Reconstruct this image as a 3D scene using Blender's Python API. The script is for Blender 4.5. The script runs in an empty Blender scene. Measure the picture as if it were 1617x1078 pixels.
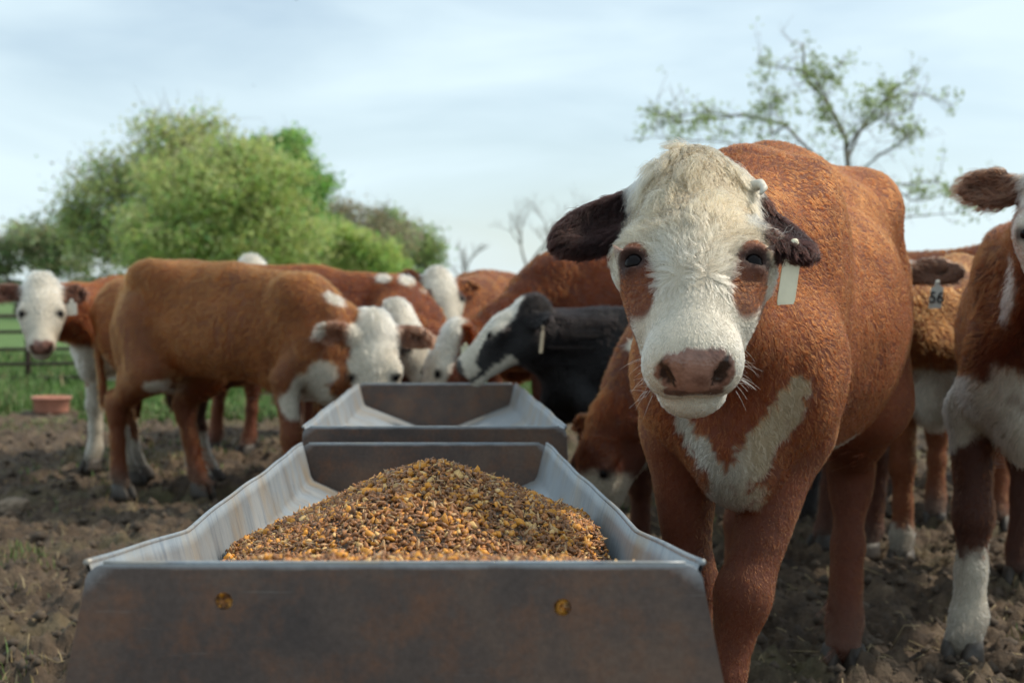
import bpy, bmesh, math, random
import numpy as np
from mathutils import Vector, Matrix, Euler

SC = bpy.context.scene
COL = SC.collection
rng = np.random.default_rng(7)
random.seed(7)
R = math.radians

# ---------------------------------------------------------------- camera, sky, sun, exposure
FPX, CX, HY, CAMZ = 2408.0, 808.5, 470.0, 1.0
cam_d = bpy.data.cameras.new('camera')
cam = bpy.data.objects.new('camera', cam_d)
COL.objects.link(cam)
cam_d.sensor_width = 36.0
cam_d.lens = 36.0 * FPX / 1617.0
cam.location = (0, 0, CAMZ)
cam.rotation_euler = (R(90) - math.atan((539 - HY) / FPX), 0, 0)
cam_d.clip_start = 0.05
cam_d.clip_end = 8000
cam_d.dof.use_dof = True
cam_d.dof.focus_distance = 2.5
cam_d.dof.aperture_fstop = 5.4
SC.camera = cam

SUN_EL, SUN_AZ = R(45), R(80)        # azimuth measured from +Y (view direction) towards +X
world = bpy.data.worlds.new('World')
SC.world = world
world.use_nodes = True
wn, wl = world.node_tree.nodes, world.node_tree.links
wn.clear()
w_out = wn.new('ShaderNodeOutputWorld')
w_bg = wn.new('ShaderNodeBackground')
w_sky = wn.new('ShaderNodeTexSky')
w_sky.sky_type = 'NISHITA'
w_sky.sun_disc = False
w_sky.sun_elevation = SUN_EL
w_sky.sun_rotation = SUN_AZ
w_sky.dust_density = 0.6
w_bg.inputs['Strength'].default_value = 0.1
# thin high cloud: streaky noise laid over the clear sky
w_tc = wn.new('ShaderNodeTexCoord')
w_map = wn.new('ShaderNodeMapping')
w_map.inputs['Scale'].default_value = (1.6, 1.6, 7.0)
w_map.inputs['Rotation'].default_value = (R(4), R(-7), R(20))
w_map.inputs['Location'].default_value = (9.3, 5.1, 0)
w_no = wn.new('ShaderNodeTexNoise')
w_no.inputs['Scale'].default_value = 2.2
w_no.inputs['Detail'].default_value = 6
w_no.inputs['Roughness'].default_value = 0.5
w_no.inputs['Distortion'].default_value = 0.4
w_rm = wn.new('ShaderNodeMapRange')
w_rm.inputs['From Min'].default_value = 0.33
w_rm.inputs['From Max'].default_value = 0.64
w_rm.inputs['To Min'].default_value = 0.40
w_rm.inputs['To Max'].default_value = 0.95
w_mix = wn.new('ShaderNodeMix')
w_mix.data_type = 'RGBA'
w_mix.inputs['B'].default_value = (6.45, 7.8, 8.4, 1)
wl.new(w_tc.outputs['Generated'], w_map.inputs['Vector'])
wl.new(w_map.outputs['Vector'], w_no.inputs['Vector'])
wl.new(w_no.outputs['Fac'], w_rm.inputs['Value'])
wl.new(w_rm.outputs['Result'], w_mix.inputs['Factor'])
wl.new(w_sky.outputs['Color'], w_mix.inputs['A'])
wl.new(w_mix.outputs['Result'], w_bg.inputs['Color'])
wl.new(w_bg.outputs['Background'], w_out.inputs['Surface'])

sun_d = bpy.data.lights.new('sun', 'SUN')
sun = bpy.data.objects.new('sun', sun_d)
COL.objects.link(sun)
sun_d.energy = 2.7
sun_d.angle = R(5.0)
sun_d.color = (1.0, 0.91, 0.76)
sdir = Vector((math.sin(SUN_AZ) * math.cos(SUN_EL), math.cos(SUN_AZ) * math.cos(SUN_EL), math.sin(SUN_EL)))
sun.rotation_euler = sdir.to_track_quat('Z', 'Y').to_euler()

SC.view_settings.view_transform = 'Standard'
SC.view_settings.look = 'None'
SC.view_settings.gamma = 1.0
SC.view_settings.exposure = 0.36
SC.cycles_curves.shape = 'RIBBONS'
SC.cycles.use_adaptive_sampling = True
SC.cycles.adaptive_threshold = 0.01
SC.cycles.use_denoising = True
SC.cycles.max_bounces = 8


def at(px, py, d):
    """world point seen at pixel (px, py) of the 1617-wide photograph at depth d"""
    return np.array([(px - CX) * d / FPX, d, CAMZ - (py - HY) * d / FPX])


# ---------------------------------------------------------------- helpers
def _hash(ix, iy, iz, seed):
    h = (ix.astype(np.int64) * 374761393 + iy.astype(np.int64) * 668265263 + iz.astype(np.int64) * 1274126177 + seed * 974634791) & 0xFFFFFFFF
    h = ((h ^ (h >> 13)) * 1274126177) & 0xFFFFFFFF
    h = ((h ^ (h >> 15)) * 2246822519) & 0xFFFFFFFF
    return ((h ^ (h >> 16)) & 0xFFFFFF) / float(0xFFFFFF)


def vnoise(p, seed=0):
    p = np.asarray(p, dtype=np.float64)
    i = np.floor(p).astype(np.int64)
    f = p - i
    f = f * f * f * (f * (f * 6 - 15) + 10)
    out = 0
    for dx in (0, 1):
        wx = f[:, 0] if dx else 1 - f[:, 0]
        for dy in (0, 1):
            wy = f[:, 1] if dy else 1 - f[:, 1]
            for dz in (0, 1):
                wz = f[:, 2] if dz else 1 - f[:, 2]
                out = out + wx * wy * wz * _hash(i[:, 0] + dx, i[:, 1] + dy, i[:, 2] + dz, seed)
    return out * 2 - 1


def fbm(p, octaves=4, seed=0, gain=0.5):
    a, s, t = 1.0, 0.0, 0.0
    p = np.asarray(p, dtype=np.float64)
    for o in range(octaves):
        s = s + a * vnoise(p, seed + o * 17)
        t += a
        a *= gain
        p = p * 2.03 + 5.7
    return s / t


def smooth(a, b, x):
    t = np.clip((x - a) / (b - a), 0, 1)
    return t * t * (3 - 2 * t)


def unit(v):
    v = np.asarray(v, dtype=np.float64)
    return v / np.maximum(np.linalg.norm(v, axis=-1, keepdims=True), 1e-9)


def mesh_np(name, V, quads=None, tris=None, mat=None, parent=None, colors=None, shade=True):
    V = np.asarray(V, dtype=np.float32)
    loops, starts, tot = [], [], 0
    if quads is not None and len(quads):
        q = np.asarray(quads, dtype=np.int32)
        loops.append(q.ravel())
        starts.append(np.arange(len(q)) * 4)
        tot = len(q) * 4
    if tris is not None and len(tris):
        t = np.asarray(tris, dtype=np.int32)
        loops.append(t.ravel())
        starts.append(tot + np.arange(len(t)) * 3)
    loops = np.concatenate(loops)
    starts = np.concatenate(starts).astype(np.int32)
    me = bpy.data.meshes.new(name)
    me.vertices.add(len(V))
    me.vertices.foreach_set('co', V.ravel())
    me.loops.add(len(loops))
    me.loops.foreach_set('vertex_index', loops)
    me.polygons.add(len(starts))
    me.polygons.foreach_set('loop_start', starts)
    me.update(calc_edges=True)
    me.validate()
    if shade:
        me.polygons.foreach_set('use_smooth', np.ones(len(me.polygons), dtype=bool))
    if colors is not None:
        c4 = np.ones((len(V), 4), dtype=np.float32)
        c4[:, :3] = colors
        a = me.attributes.new('coat', 'FLOAT_COLOR', 'POINT')
        a.data.foreach_set('color', c4.ravel())
    o = bpy.data.objects.new(name, me)
    COL.objects.link(o)
    if mat:
        me.materials.append(mat)
    if parent:
        o.parent = parent
    return o


def bm_obj(name, bm, mat, parent=None, shade=True):
    me = bpy.data.meshes.new(name)
    bmesh.ops.recalc_face_normals(bm, faces=bm.faces)
    bm.to_mesh(me)
    bm.free()
    if shade:
        for p in me.polygons:
            p.use_smooth = True
    o = bpy.data.objects.new(name, me)
    COL.objects.link(o)
    if mat:
        me.materials.append(mat)
    if parent:
        o.parent = parent
    return o


def tag(o, label=None, cat=None, group=None, kind=None):
    if label:
        o['label'] = label
    if cat:
        o['category'] = cat
    if group:
        o['group'] = group
    if kind:
        o['kind'] = kind
    return o


def empty(name, loc, rz=0.0):
    o = bpy.data.objects.new(name, None)
    COL.objects.link(o)
    o.location = loc
    o.rotation_euler = (0, 0, rz)
    o.empty_display_size = 0.1
    return o


def tube_arrays(pts, rad, n=6):
    """vertices and quads of a tapered tube along pts"""
    pts = np.asarray(pts, dtype=np.float64)
    m = len(pts)
    tan = unit(np.gradient(pts, axis=0))
    ref = np.array([0, 0, 1.0])
    if abs(np.dot(tan[0], ref)) > 0.9:
        ref = np.array([1.0, 0, 0])
    b = unit(np.cross(tan, ref))
    c = np.cross(tan, b)
    a = np.arange(n) / n * 2 * np.pi
    V = pts[:, None, :] + np.asarray(rad)[:, None, None] * (np.cos(a)[None, :, None] * b[:, None, :] + np.sin(a)[None, :, None] * c[:, None, :])
    V = V.reshape(-1, 3)
    i = np.arange(m - 1)[:, None] * n
    j = np.arange(n)[None, :]
    q = np.stack([i + j, i + (j + 1) % n, i + n + (j + 1) % n, i + n + j], -1).reshape(-1, 4)
    return V, q


class Geo:
    def __init__(self):
        self.V, self.Q, self.T, self.C, self.n = [], [], [], [], 0

    def add(self, V, q=None, t=None, col=None):
        V = np.asarray(V)
        self.V.append(V)
        if q is not None and len(q):
            self.Q.append(np.asarray(q) + self.n)
        if t is not None and len(t):
            self.T.append(np.asarray(t) + self.n)
        if col is not None:
            c = np.asarray(col, dtype=np.float32)
            if c.ndim == 1:
                c = np.tile(c, (len(V), 1))
            self.C.append(c)
        self.n += len(V)

    def tube(self, pts, rad, n=6, col=None):
        V, q = tube_arrays(pts, rad, n)
        self.add(V, q, None, col)
        self.add([pts[0], pts[-1]], None, None, col)
        m = len(pts)
        b = self.n - 2 - m * n
        j = np.arange(n)
        self.T.append(np.stack([np.full(n, self.n - 2), b + (j + 1) % n, b + j], -1))
        e = b + (m - 1) * n
        self.T.append(np.stack([np.full(n, self.n - 1), e + j, e + (j + 1) % n], -1))

    def build(self, name, mat, parent=None, shade=True):
        return mesh_np(name, np.concatenate(self.V), np.concatenate(self.Q) if self.Q else None,
                       np.concatenate(self.T) if self.T else None, mat, parent,
                       np.concatenate(self.C) if self.C else None, shade)


# ---------------------------------------------------------------- materials
def new_mat(name):
    m = bpy.data.materials.new(name)
    m.use_nodes = True
    nt = m.node_tree
    return m, nt.nodes, nt.links, nt.nodes['Principled BSDF']


def noise_node(N, L, scale, detail=4, rough=0.55, vec=None, dist=0.0):
    n = N.new('ShaderNodeTexNoise')
    n.inputs['Scale'].default_value = scale
    n.inputs['Detail'].default_value = detail
    n.inputs['Roughness'].default_value = rough
    n.inputs['Distortion'].default_value = dist
    if vec is not None:
        L.new(vec, n.inputs['Vector'])
    return n


def ramp(N, L, fac, stops):
    r = N.new('ShaderNodeValToRGB')
    e = r.color_ramp.elements
    while len(e) < len(stops):
        e.new(0.5)
    for el, (p, c) in zip(e, stops):
        el.position = p
        el.color = (*c, 1) if len(c) == 3 else c
    L.new(fac, r.inputs['Fac'])
    return r


def mixc(N, L, fac, a, b, mode='MIX'):
    m = N.new('ShaderNodeMix')
    m.data_type = 'RGBA'
    m.blend_type = mode
    for s, v in (('Factor', fac), ('A', a), ('B', b)):
        if isinstance(v, (int, float)):
            m.inputs[s].default_value = v
        elif isinstance(v, tuple):
            m.inputs[s].default_value = (*v, 1)
        else:
            L.new(v, m.inputs[s])
    return m.outputs['Result']


def bump(N, L, height, strength, dist, bsdf):
    b = N.new('ShaderNodeBump')
    b.inputs['Strength'].default_value = strength
    b.inputs['Distance'].default_value = dist
    L.new(height, b.inputs['Height'])
    L.new(b.outputs['Normal'], bsdf.inputs['Normal'])


def simple_mat(name, col, rough=0.5, metal=0.0, var=0.25, scale=20.0, bmp=0.0):
    m, N, L, B = new_mat(name)
    tc = N.new('ShaderNodeTexCoord')
    n = noise_node(N, L, scale, 5, 0.6, tc.outputs['Object'])
    lo = tuple(c * (1 - var) for c in col)
    hi = tuple(min(1, c * (1 + var)) for c in col)
    r = ramp(N, L, n.outputs['Fac'], [(0.3, lo), (0.7, hi)])
    L.new(r.outputs['Color'], B.inputs['Base Color'])
    B.inputs['Roughness'].default_value = rough
    B.inputs['Metallic'].default_value = metal
    if bmp:
        bump(N, L, n.outputs['Fac'], 0.6, bmp, B)
    return m


# skin under the hair: colour of the coat pattern
M_SKIN, N, L, B = new_mat('cow_skin')
a_ = N.new('ShaderNodeAttribute')
a_.attribute_name = 'coat'
tc_ = N.new('ShaderNodeTexCoord')
n_ = noise_node(N, L, 60, 5, 0.65, tc_.outputs['Object'])
L.new(mixc(N, L, 0.5, a_.outputs['Color'], ramp(N, L, n_.outputs['Fac'], [(0.3, (.55, .55, .55)), (0.7, (1, 1, 1))]).outputs['Color'], 'MULTIPLY'), B.inputs['Base Color'])
B.inputs['Roughness'].default_value = 0.75
bump(N, L, n_.outputs['Fac'], 0.5, 0.01, B)
# moist bare skin of nose and mouth
M_NOSE, N, L, B = new_mat('cow_nose')
a_ = N.new('ShaderNodeAttribute')
a_.attribute_name = 'coat'
tc_ = N.new('ShaderNodeTexCoord')
v_ = N.new('ShaderNodeTexVoronoi')
v_.inputs['Scale'].default_value = 190
L.new(tc_.outputs['Object'], v_.inputs['Vector'])
n_ = noise_node(N, L, 45, 4, 0.6, tc_.outputs['Object'])
L.new(mixc(N, L, 0.75, a_.outputs['Color'], ramp(N, L, n_.outputs['Fac'], [(0.35, (.45, .38, .36)), (0.6, (1, 1, 1))]).outputs['Color'], 'MULTIPLY'), B.inputs['Base Color'])
B.inputs['Roughness'].default_value = 0.26
bump(N, L, v_.outputs['Distance'], 0.35, 0.002, B)

# hair
M_HAIR = bpy.data.materials.new('cow_hair')
M_HAIR.use_nodes = True
N, L = M_HAIR.node_tree.nodes, M_HAIR.node_tree.links
N.clear()
o_ = N.new('ShaderNodeOutputMaterial')
h_ = N.new('ShaderNodeBsdfHairPrincipled')
h_.parametrization = 'COLOR'
h_.inputs['Roughness'].default_value = 0.42
h_.inputs['Radial Roughness'].default_value = 0.6
h_.inputs['IOR'].default_value = 1.3
a_ = N.new('ShaderNodeAttribute')
a_.attribute_name = 'coat'
L.new(a_.outputs['Color'], h_.inputs['Color'])
L.new(h_.outputs['BSDF'], o_.inputs['Surface'])

M_EYE, N, L, B = new_mat('eye_glossy_dark')
B.inputs['Base Color'].default_value = (.006, .004, .004, 1)
B.inputs['Roughness'].default_value = 0.10
B.inputs['Specular IOR Level'].default_value = .12
M_HOOF = simple_mat('hoof_horn', (.048, .037, .028), 0.6, 0, 0.5, 40, 0.004)
M_HORN = simple_mat('horn_pale', (.62, .56, .46), 0.5, 0, 0.2, 40)
M_TAG_CREAM = simple_mat('tag_cream', (.78, .70, .50), 0.42, 0, 0.1, 25)
M_TAG_WHITE = simple_mat('tag_white', (.70, .68, .60), 0.45, 0, 0.12, 25)
M_TAG_YEL = simple_mat('tag_yellow', (.66, .62, .42), 0.45, 0, 0.12, 25)
M_TAG_TAN = simple_mat('tag_tan', (.40, .30, .19), 0.5, 0, 0.15, 25)
M_INK = simple_mat('tag_ink', (.03, .03, .035), 0.6)


# ---------------------------------------------------------------- distance-field modelling
class Prim:
    def __init__(self, kind, grp, k, op='u', **kw):
        self.kind, self.grp, self.k, self.op = kind, grp, k, op
        self.__dict__.update(kw)

    def d(self, P):
        if self.kind == 'c':
            ab = self.b - self.a
            t = np.clip(((P - self.a) @ ab) / max(1e-9, ab @ ab), 0, 1)
            return np.linalg.norm(P - self.a - t[..., None] * ab, axis=-1) - (self.ra + (self.rb - self.ra) * t)
        q = (P - self.c) @ self.M          # M columns = axes
        k0 = np.linalg.norm(q / self.r, axis=-1)
        k1 = np.linalg.norm(q / (self.r ** 2), axis=-1)
        return k0 * (k0 - 1) / np.maximum(k1, 1e-9)

    def box(self):
        if self.kind == 'c':
            m = max(self.ra, self.rb)
            return np.minimum(self.a, self.b) - m, np.maximum(self.a, self.b) + m
        e = np.sqrt(((self.M * self.r) ** 2).sum(1))
        return self.c - e, self.c + e


def cap(grp, a, b, ra, rb, k=0.05):
    return Prim('c', grp, k, 'u', a=np.array(a, float), b=np.array(b, float), ra=ra, rb=rb)


def ell(grp, c, r, k=0.05, M=None, op='u'):
    return Prim('e', grp, k, op, c=np.array(c, float), r=np.array(r, float), M=np.eye(3) if M is None else np.asarray(M, float))


def field(prims, ax):
    F = np.full([len(a) for a in ax], 0.6)
    for p in prims:
        lo, hi = p.box()
        pad = p.k + 0.05
        s = [slice(max(0, np.searchsorted(a, l - pad) - 1), np.searchsorted(a, h + pad) + 1) for a, l, h in zip(ax, lo, hi)]
        X = np.stack(np.meshgrid(*[a[q] for a, q in zip(ax, s)], indexing='ij'), -1)
        if X.size == 0:
            continue
        d = p.d(X)
        f = F[tuple(s)]
        if p.op == 'u':
            h = np.maximum(p.k - np.abs(f - d), 0) / p.k
            F[tuple(s)] = np.minimum(f, d) - h * h * p.k * 0.25
        else:
            h = np.maximum(p.k - np.abs(f + d), 0) / p.k
            F[tuple(s)] = np.maximum(f, -d) + h * h * p.k * 0.25
    return F


def surface_nets(F, ax):
    S = F < 0
    cn = [n - 1 for n in F.shape]
    ncell = cn[0] * cn[1] * cn[2]
    acc = np.zeros((3, ncell))
    cnt = np.zeros(ncell)
    edges = []
    for A in range(3):
        lo = [slice(None)] * 3
        hi = [slice(None)] * 3
        lo[A] = slice(0, -1)
        hi[A] = slice(1, None)
        idx = np.argwhere(S[tuple(lo)] != S[tuple(hi)])
        i2 = idx.copy()
        i2[:, A] += 1
        f0 = F[tuple(idx.T)]
        f1 = F[tuple(i2.T)]
        t = f0 / (f0 - f1)
        pos = np.stack([ax[d][idx[:, d]] for d in range(3)], -1)
        pos[:, A] += t * (ax[A][i2[:, A]] - ax[A][idx[:, A]])
        B_, C_ = (A + 1) % 3, (A + 2) % 3
        ok = (idx[:, B_] > 0) & (idx[:, C_] > 0) & (idx[:, B_] < cn[B_]) & (idx[:, C_] < cn[C_])
        idx, pos, neg = idx[ok], pos[ok], (f0 < f1)[ok]
        cells = []
        for db, dc in ((-1, -1), (0, -1), (0, 0), (-1, 0)):
            c = idx.copy()
            c[:, B_] += db
            c[:, C_] += dc
            cells.append((c[:, 0] * cn[1] + c[:, 1]) * cn[2] + c[:, 2])
        for c in cells:
            cnt += np.bincount(c, minlength=ncell)
            for d in range(3):
                acc[d] += np.bincount(c, weights=pos[:, d], minlength=ncell)
        q = np.stack(cells, -1)
        q[~neg] = q[~neg][:, ::-1]
        edges.append(q)
    used = np.nonzero(cnt)[0]
    ids = np.full(ncell, -1, dtype=np.int64)
    ids[used] = np.arange(len(used))
    return (acc[:, used] / cnt[used]).T, ids[np.concatenate(edges)]


def vert_normals(V, Q):
    n = np.cross(V[Q[:, 2]] - V[Q[:, 0]], V[Q[:, 3]] - V[Q[:, 1]])
    out = np.zeros_like(V)
    for k in range(4):
        for d in range(3):
            out[:, d] += np.bincount(Q[:, k], weights=n[:, d], minlength=len(V))
    return unit(out)


def relax(V, Q, it=2, lam=0.5):
    E = np.concatenate([Q[:, [0, 1]], Q[:, [1, 2]], Q[:, [2, 3]], Q[:, [3, 0]]])
    deg = np.bincount(E.ravel(), minlength=len(V))
    for s in range(it):
        for l in (lam, -lam * 1.03):
            sm = np.zeros_like(V)
            for d in range(3):
                sm[:, d] = np.bincount(E[:, 0], weights=V[E[:, 1], d], minlength=len(V)) + np.bincount(E[:, 1], weights=V[E[:, 0], d], minlength=len(V))
            V = V + l * (sm / deg[:, None] - V)
    return V


# ---------------------------------------------------------------- cows
RED = np.array([.190, .037, .0080])
RED_DARK = np.array([.075, .020, .009])
TAN = np.array([.240, .066, .0150])
CREAM = np.array([.66, .58, .455])
BLACK = np.array([.008, .006, .006])
EARDARK = np.array([.014, .005, .0035])
PINK = np.array([.40, .205, .155])

LEGS_DEFAULT = {
    # thigh/shoulder root, mid joint, knee or hock, fetlock, toe  (y given for the left side, mirrored for the right)
    'fl': [(.47, .145, .68), (.47, .14, .40), (.47, .14, .12), (.505, .14, .035)],
    'fr': [(.47, -.145, .68), (.47, -.14, .40), (.47, -.14, .12), (.505, -.14, .035)],
    'hl': [(-.50, .15, .68), (-.76, .145, .48), (-.71, .145, .12), (-.67, .145, .035)],
    'hr': [(-.50, -.15, .68), (-.76, -.145, .48), (-.71, -.145, .12), (-.67, -.145, .035)],
}


def cow_prims(c):
    """distance-field parts of one animal in its own frame (x forward, y left, z up, back about 1.25 high before scaling)"""
    p = []
    w = c.get('width', 1.0)
    bd = c.get('belly', 0.0)
    ln, hip = c.get('lean', 0.0), c.get('hip', 0.0)
    p.append(ell('body', (-.12, 0, .875 - bd / 2 + ln * .5), (.58, .272 * w, .295 + bd / 2 - ln * .6), 0.08))
    p.append(ell('body', (-.16, 0, .79 + ln), (.46, .205 * w, .20 - ln * .3), 0.08))
    p.append(ell('body', (-.52, 0, .94), (.34, .235 * w, .25), 0.08))
    p.append(ell('body', (.36, 0, .865), (.36, .160 * w, .295), 0.08))
    p.append(cap('body', (-.76, 0, 1.125 + hip), (-.05, 0, 1.105), .085, .115, 0.10))
    p.append(cap('body', (-.05, 0, 1.105), (.46, 0, 1.085), .115, .085, 0.08))
    p.append(ell('body', (-.40, 0, 1.10), (.40, .20 * w, .115), 0.10))
    for s in (1, -1):
        p.append(ell('body', (-.55, .175 * s * w, 1.14 + hip), (.14, .065, .07), 0.12))
        p.append(ell('body', (-.84, .075 * s, 1.01), (.06, .05, .08), 0.08))
        p.append(ell('body', (.47, .108 * s * w, .93), (.13, .052, .24), 0.05, np.array([[.95, 0, -.3], [0, 1, 0], [.3, 0, .95]])))
        p.append(ell('body', (.60, .100 * s * w, .78), (.09, .068, .12), 0.05))
        p.append(ell('body', (-.68, .105 * s, .88), (.19, .105, .22), 0.08))
    p.append(ell('body', (.62, 0, .68), (.12, .085, .13), 0.07))
    for key in ('fl', 'fr', 'hl', 'hr'):
        s = 1 if key[1] == 'l' else -1
        a, b, f, t = [np.array(v, float) for v in c.get('legs', {}).get(key, LEGS_DEFAULT[key])]
        lf = c.get('leg_r', 1.0)
        if key[0] == 'f':
            sh = np.array([.55, .095 * s * w, .80])
            p.append(cap('leg', sh, a, .070, .066, 0.05))
            p.append(cap('leg', a, a + (b - a) * .80, .066, .050 * lf, 0.04))
            p.append(ell('leg', b, (.060 * lf, .054 * lf, .060), 0.03))
            m = b + (f - b) * .55
            p.append(cap('leg', b, m, .046 * lf, .036 * lf, 0.03))
            p.append(cap('leg', m, f, .036 * lf, .046 * lf, 0.03))
            p.append(cap('leg', b + np.array([-.035, 0, -.03]), f + np.array([-.028, 0, .03]), .022, .022, 0.03))
        else:
            hp = np.array([-.62, .125 * s, .95])
            p.append(cap('leg', hp, a, .150, .115, 0.08))
            p.append(cap('leg', np.array([-.76, .115 * s, .88]), a + (b - a) * .45 + np.array([-.03, 0, .02]), .09, .065, 0.06))
            p.append(cap('leg', a, a + (b - a) * .9, .105, .055 * lf, 0.06))
            p.append(cap('leg', b + np.array([-.02, 0, .03]), b + np.array([.01, 0, -.05]), .050 * lf, .052 * lf, 0.05))
            m = b + (f - b) * .5
            p.append(cap('leg', b, m, .048 * lf, .041 * lf, 0.04))
            p.append(cap('leg', m, f, .041 * lf, .048 * lf, 0.03))
        p.append(cap('leg', f, t + np.array([0, 0, .025]), .045 * lf, .048 * lf, 0.03))
    # tail
    p.append(cap('body', (-.86, 0, 1.10), (-.905, 0, 1.0), .035, .028, 0.06))
    p.append(cap('body', (-.905, 0, 1.0), (-.885, .01, .62), .026, .020, 0.03))
    p.append(ell('body', (-.87, .01, .52), (.030, .030, .12), 0.04))
    # head frame
    o, M, hs = c['head_o'], c['head_M'], c['head_s']

    def H(u, v, q):
        return o + M @ (np.array([u, v, q]) * hs)
    # neck
    nk = c.get('neck_w', 1.0)
    p.append(cap('body', (.42, 0, 1.02), H(.05, 0, -.13), .132 * nk, .100 * hs, 0.08))
    p.append(cap('body', (.58, 0, .84), H(.13, 0, -.19), .118 * nk, .070 * hs, 0.08))
    # head
    p.append(ell('head', H(.115, 0, -.075), np.array([.165, .100, .088]) * hs, 0.05, M))
    p.append(ell('head', H(-.012, 0, -.07), np.array([.080, .070, .075]) * hs, 0.05, M))
    p.append(cap('head', H(.16, 0, -.075), H(.345, 0, -.075), .088 * hs, .060 * hs, 0.05))
    for s in (1, -1):
        p.append(cap('head', H(.11, .045 * s, -.155), H(.31, .030 * s, -.14), .068 * hs, .048 * hs, 0.05))
        p.append(ell('head', H(.195, .090 * s, -.045), np.array([.050, .036, .040]) * hs, 0.03, M))
        p.append(ell('head', H(.250, .072 * s, -.075), np.array([.06, .028, .035]) * hs, 0.05, M))
    p.append(ell('head', H(.400, 0, -.075), np.array([.046, .055, .052]) * hs, 0.035, M))
    for s in (1, -1):
        p.append(ell('head', H(.390, .042 * s, -.090), np.array([.040, .034, .048]) * hs, 0.03, M))
    p.append(ell('head', H(.380, 0, -.155), np.array([.050, .055, .036]) * hs, 0.012, M))
    def sdf(x):
        f = 9.0
        for t in p:
            if t.op != 'u' or t.grp != 'head':
                continue
            d = float(t.d(x[None])[0])
            h = max(t.k - abs(f - d), 0) / t.k
            f = min(f, d) - h * h * t.k * .25
        return f
    eu, ev = c.get('eye_uv', (.230, .098))
    lo_, hi_ = -.12, .10
    for _ in range(24):
        md = (lo_ + hi_) / 2
        lo_, hi_ = (md, hi_) if sdf(H(eu, ev, md)) < 0 else (lo_, md)
    sp = H(eu, ev, lo_)
    g0 = unit(np.array([sdf(sp + e) - sdf(sp - e) for e in np.eye(3) * .003]))
    gl = M.T @ g0
    en = unit(gl * np.array([.35, 1.0, 1.0]))
    c['eye'] = (eu - en[0] * .010, ev - en[1] * .010, lo_ - en[2] * .010)
    c['eye_n'] = en
    for s in (1, -1):
        # nostrils, eyelids and eye sockets
        ec_ = np.array([c['eye'][0], c['eye'][1] * s, c['eye'][2]])
        en_ = en * np.array([1, s, 1])
        p.append(ell('head', H(*(ec_ + en_ * .0075 + np.array([-.0125, 0, 0]))), np.array([.013, .025, .0175]) * hs, 0.012, M))
        p.append(ell('head', H(*(ec_ + en_ * .001 + np.array([.017, 0, 0]))), np.array([.006, .019, .012]) * hs, 0.012, M))
        a = s * .45
        Mn = M @ np.array([[1, 0, 0], [0, math.cos(a), math.sin(a)], [0, -math.sin(a), math.cos(a)]])
        p.append(ell('head', H(.444, .041 * s, -.066), np.array([.020, .0095, .023]) * hs, 0.010, Mn, 's'))
        p.append(ell('head', H(*(ec_ + en_ * .010)), np.array([.0115, .0165, .014]) * hs, 0.005, M, 's'))
        # ears
        e = c.get('ears', {}).get('l' if s > 0 else 'r', ((.01, .082 * s, -.085), (.05, .26 * s, -.10), (0.35, 0, .93)))
        b0, t0, nn = H(*e[0]), H(*e[1]), M @ unit(np.array(e[2], float))
        ax_ = unit(t0 - b0)
        nn = unit(nn - ax_ * (nn @ ax_))
        Me = np.stack([ax_, np.cross(nn, ax_), nn], 1)
        ln = np.linalg.norm(t0 - b0)
        ew = e[3] if len(e) > 3 else .052
        mid = b0 + (t0 - b0) * .56
        p.append(cap('ear', b0 - ax_ * .02, b0 + (t0 - b0) * .35, .030 * hs, .026 * hs, 0.03))
        p.append(ell('ear', mid, (ln * .50, ew * hs, .018 * hs), 0.025, Me))
        p.append(ell('ear', mid + nn * .022 * hs, (ln * .40, ew * .72 * hs, .020 * hs), 0.008, Me, 's'))
        c['ear_' + ('l' if s > 0 else 'r')] = (b0, t0, nn, Me)
    return p


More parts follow.
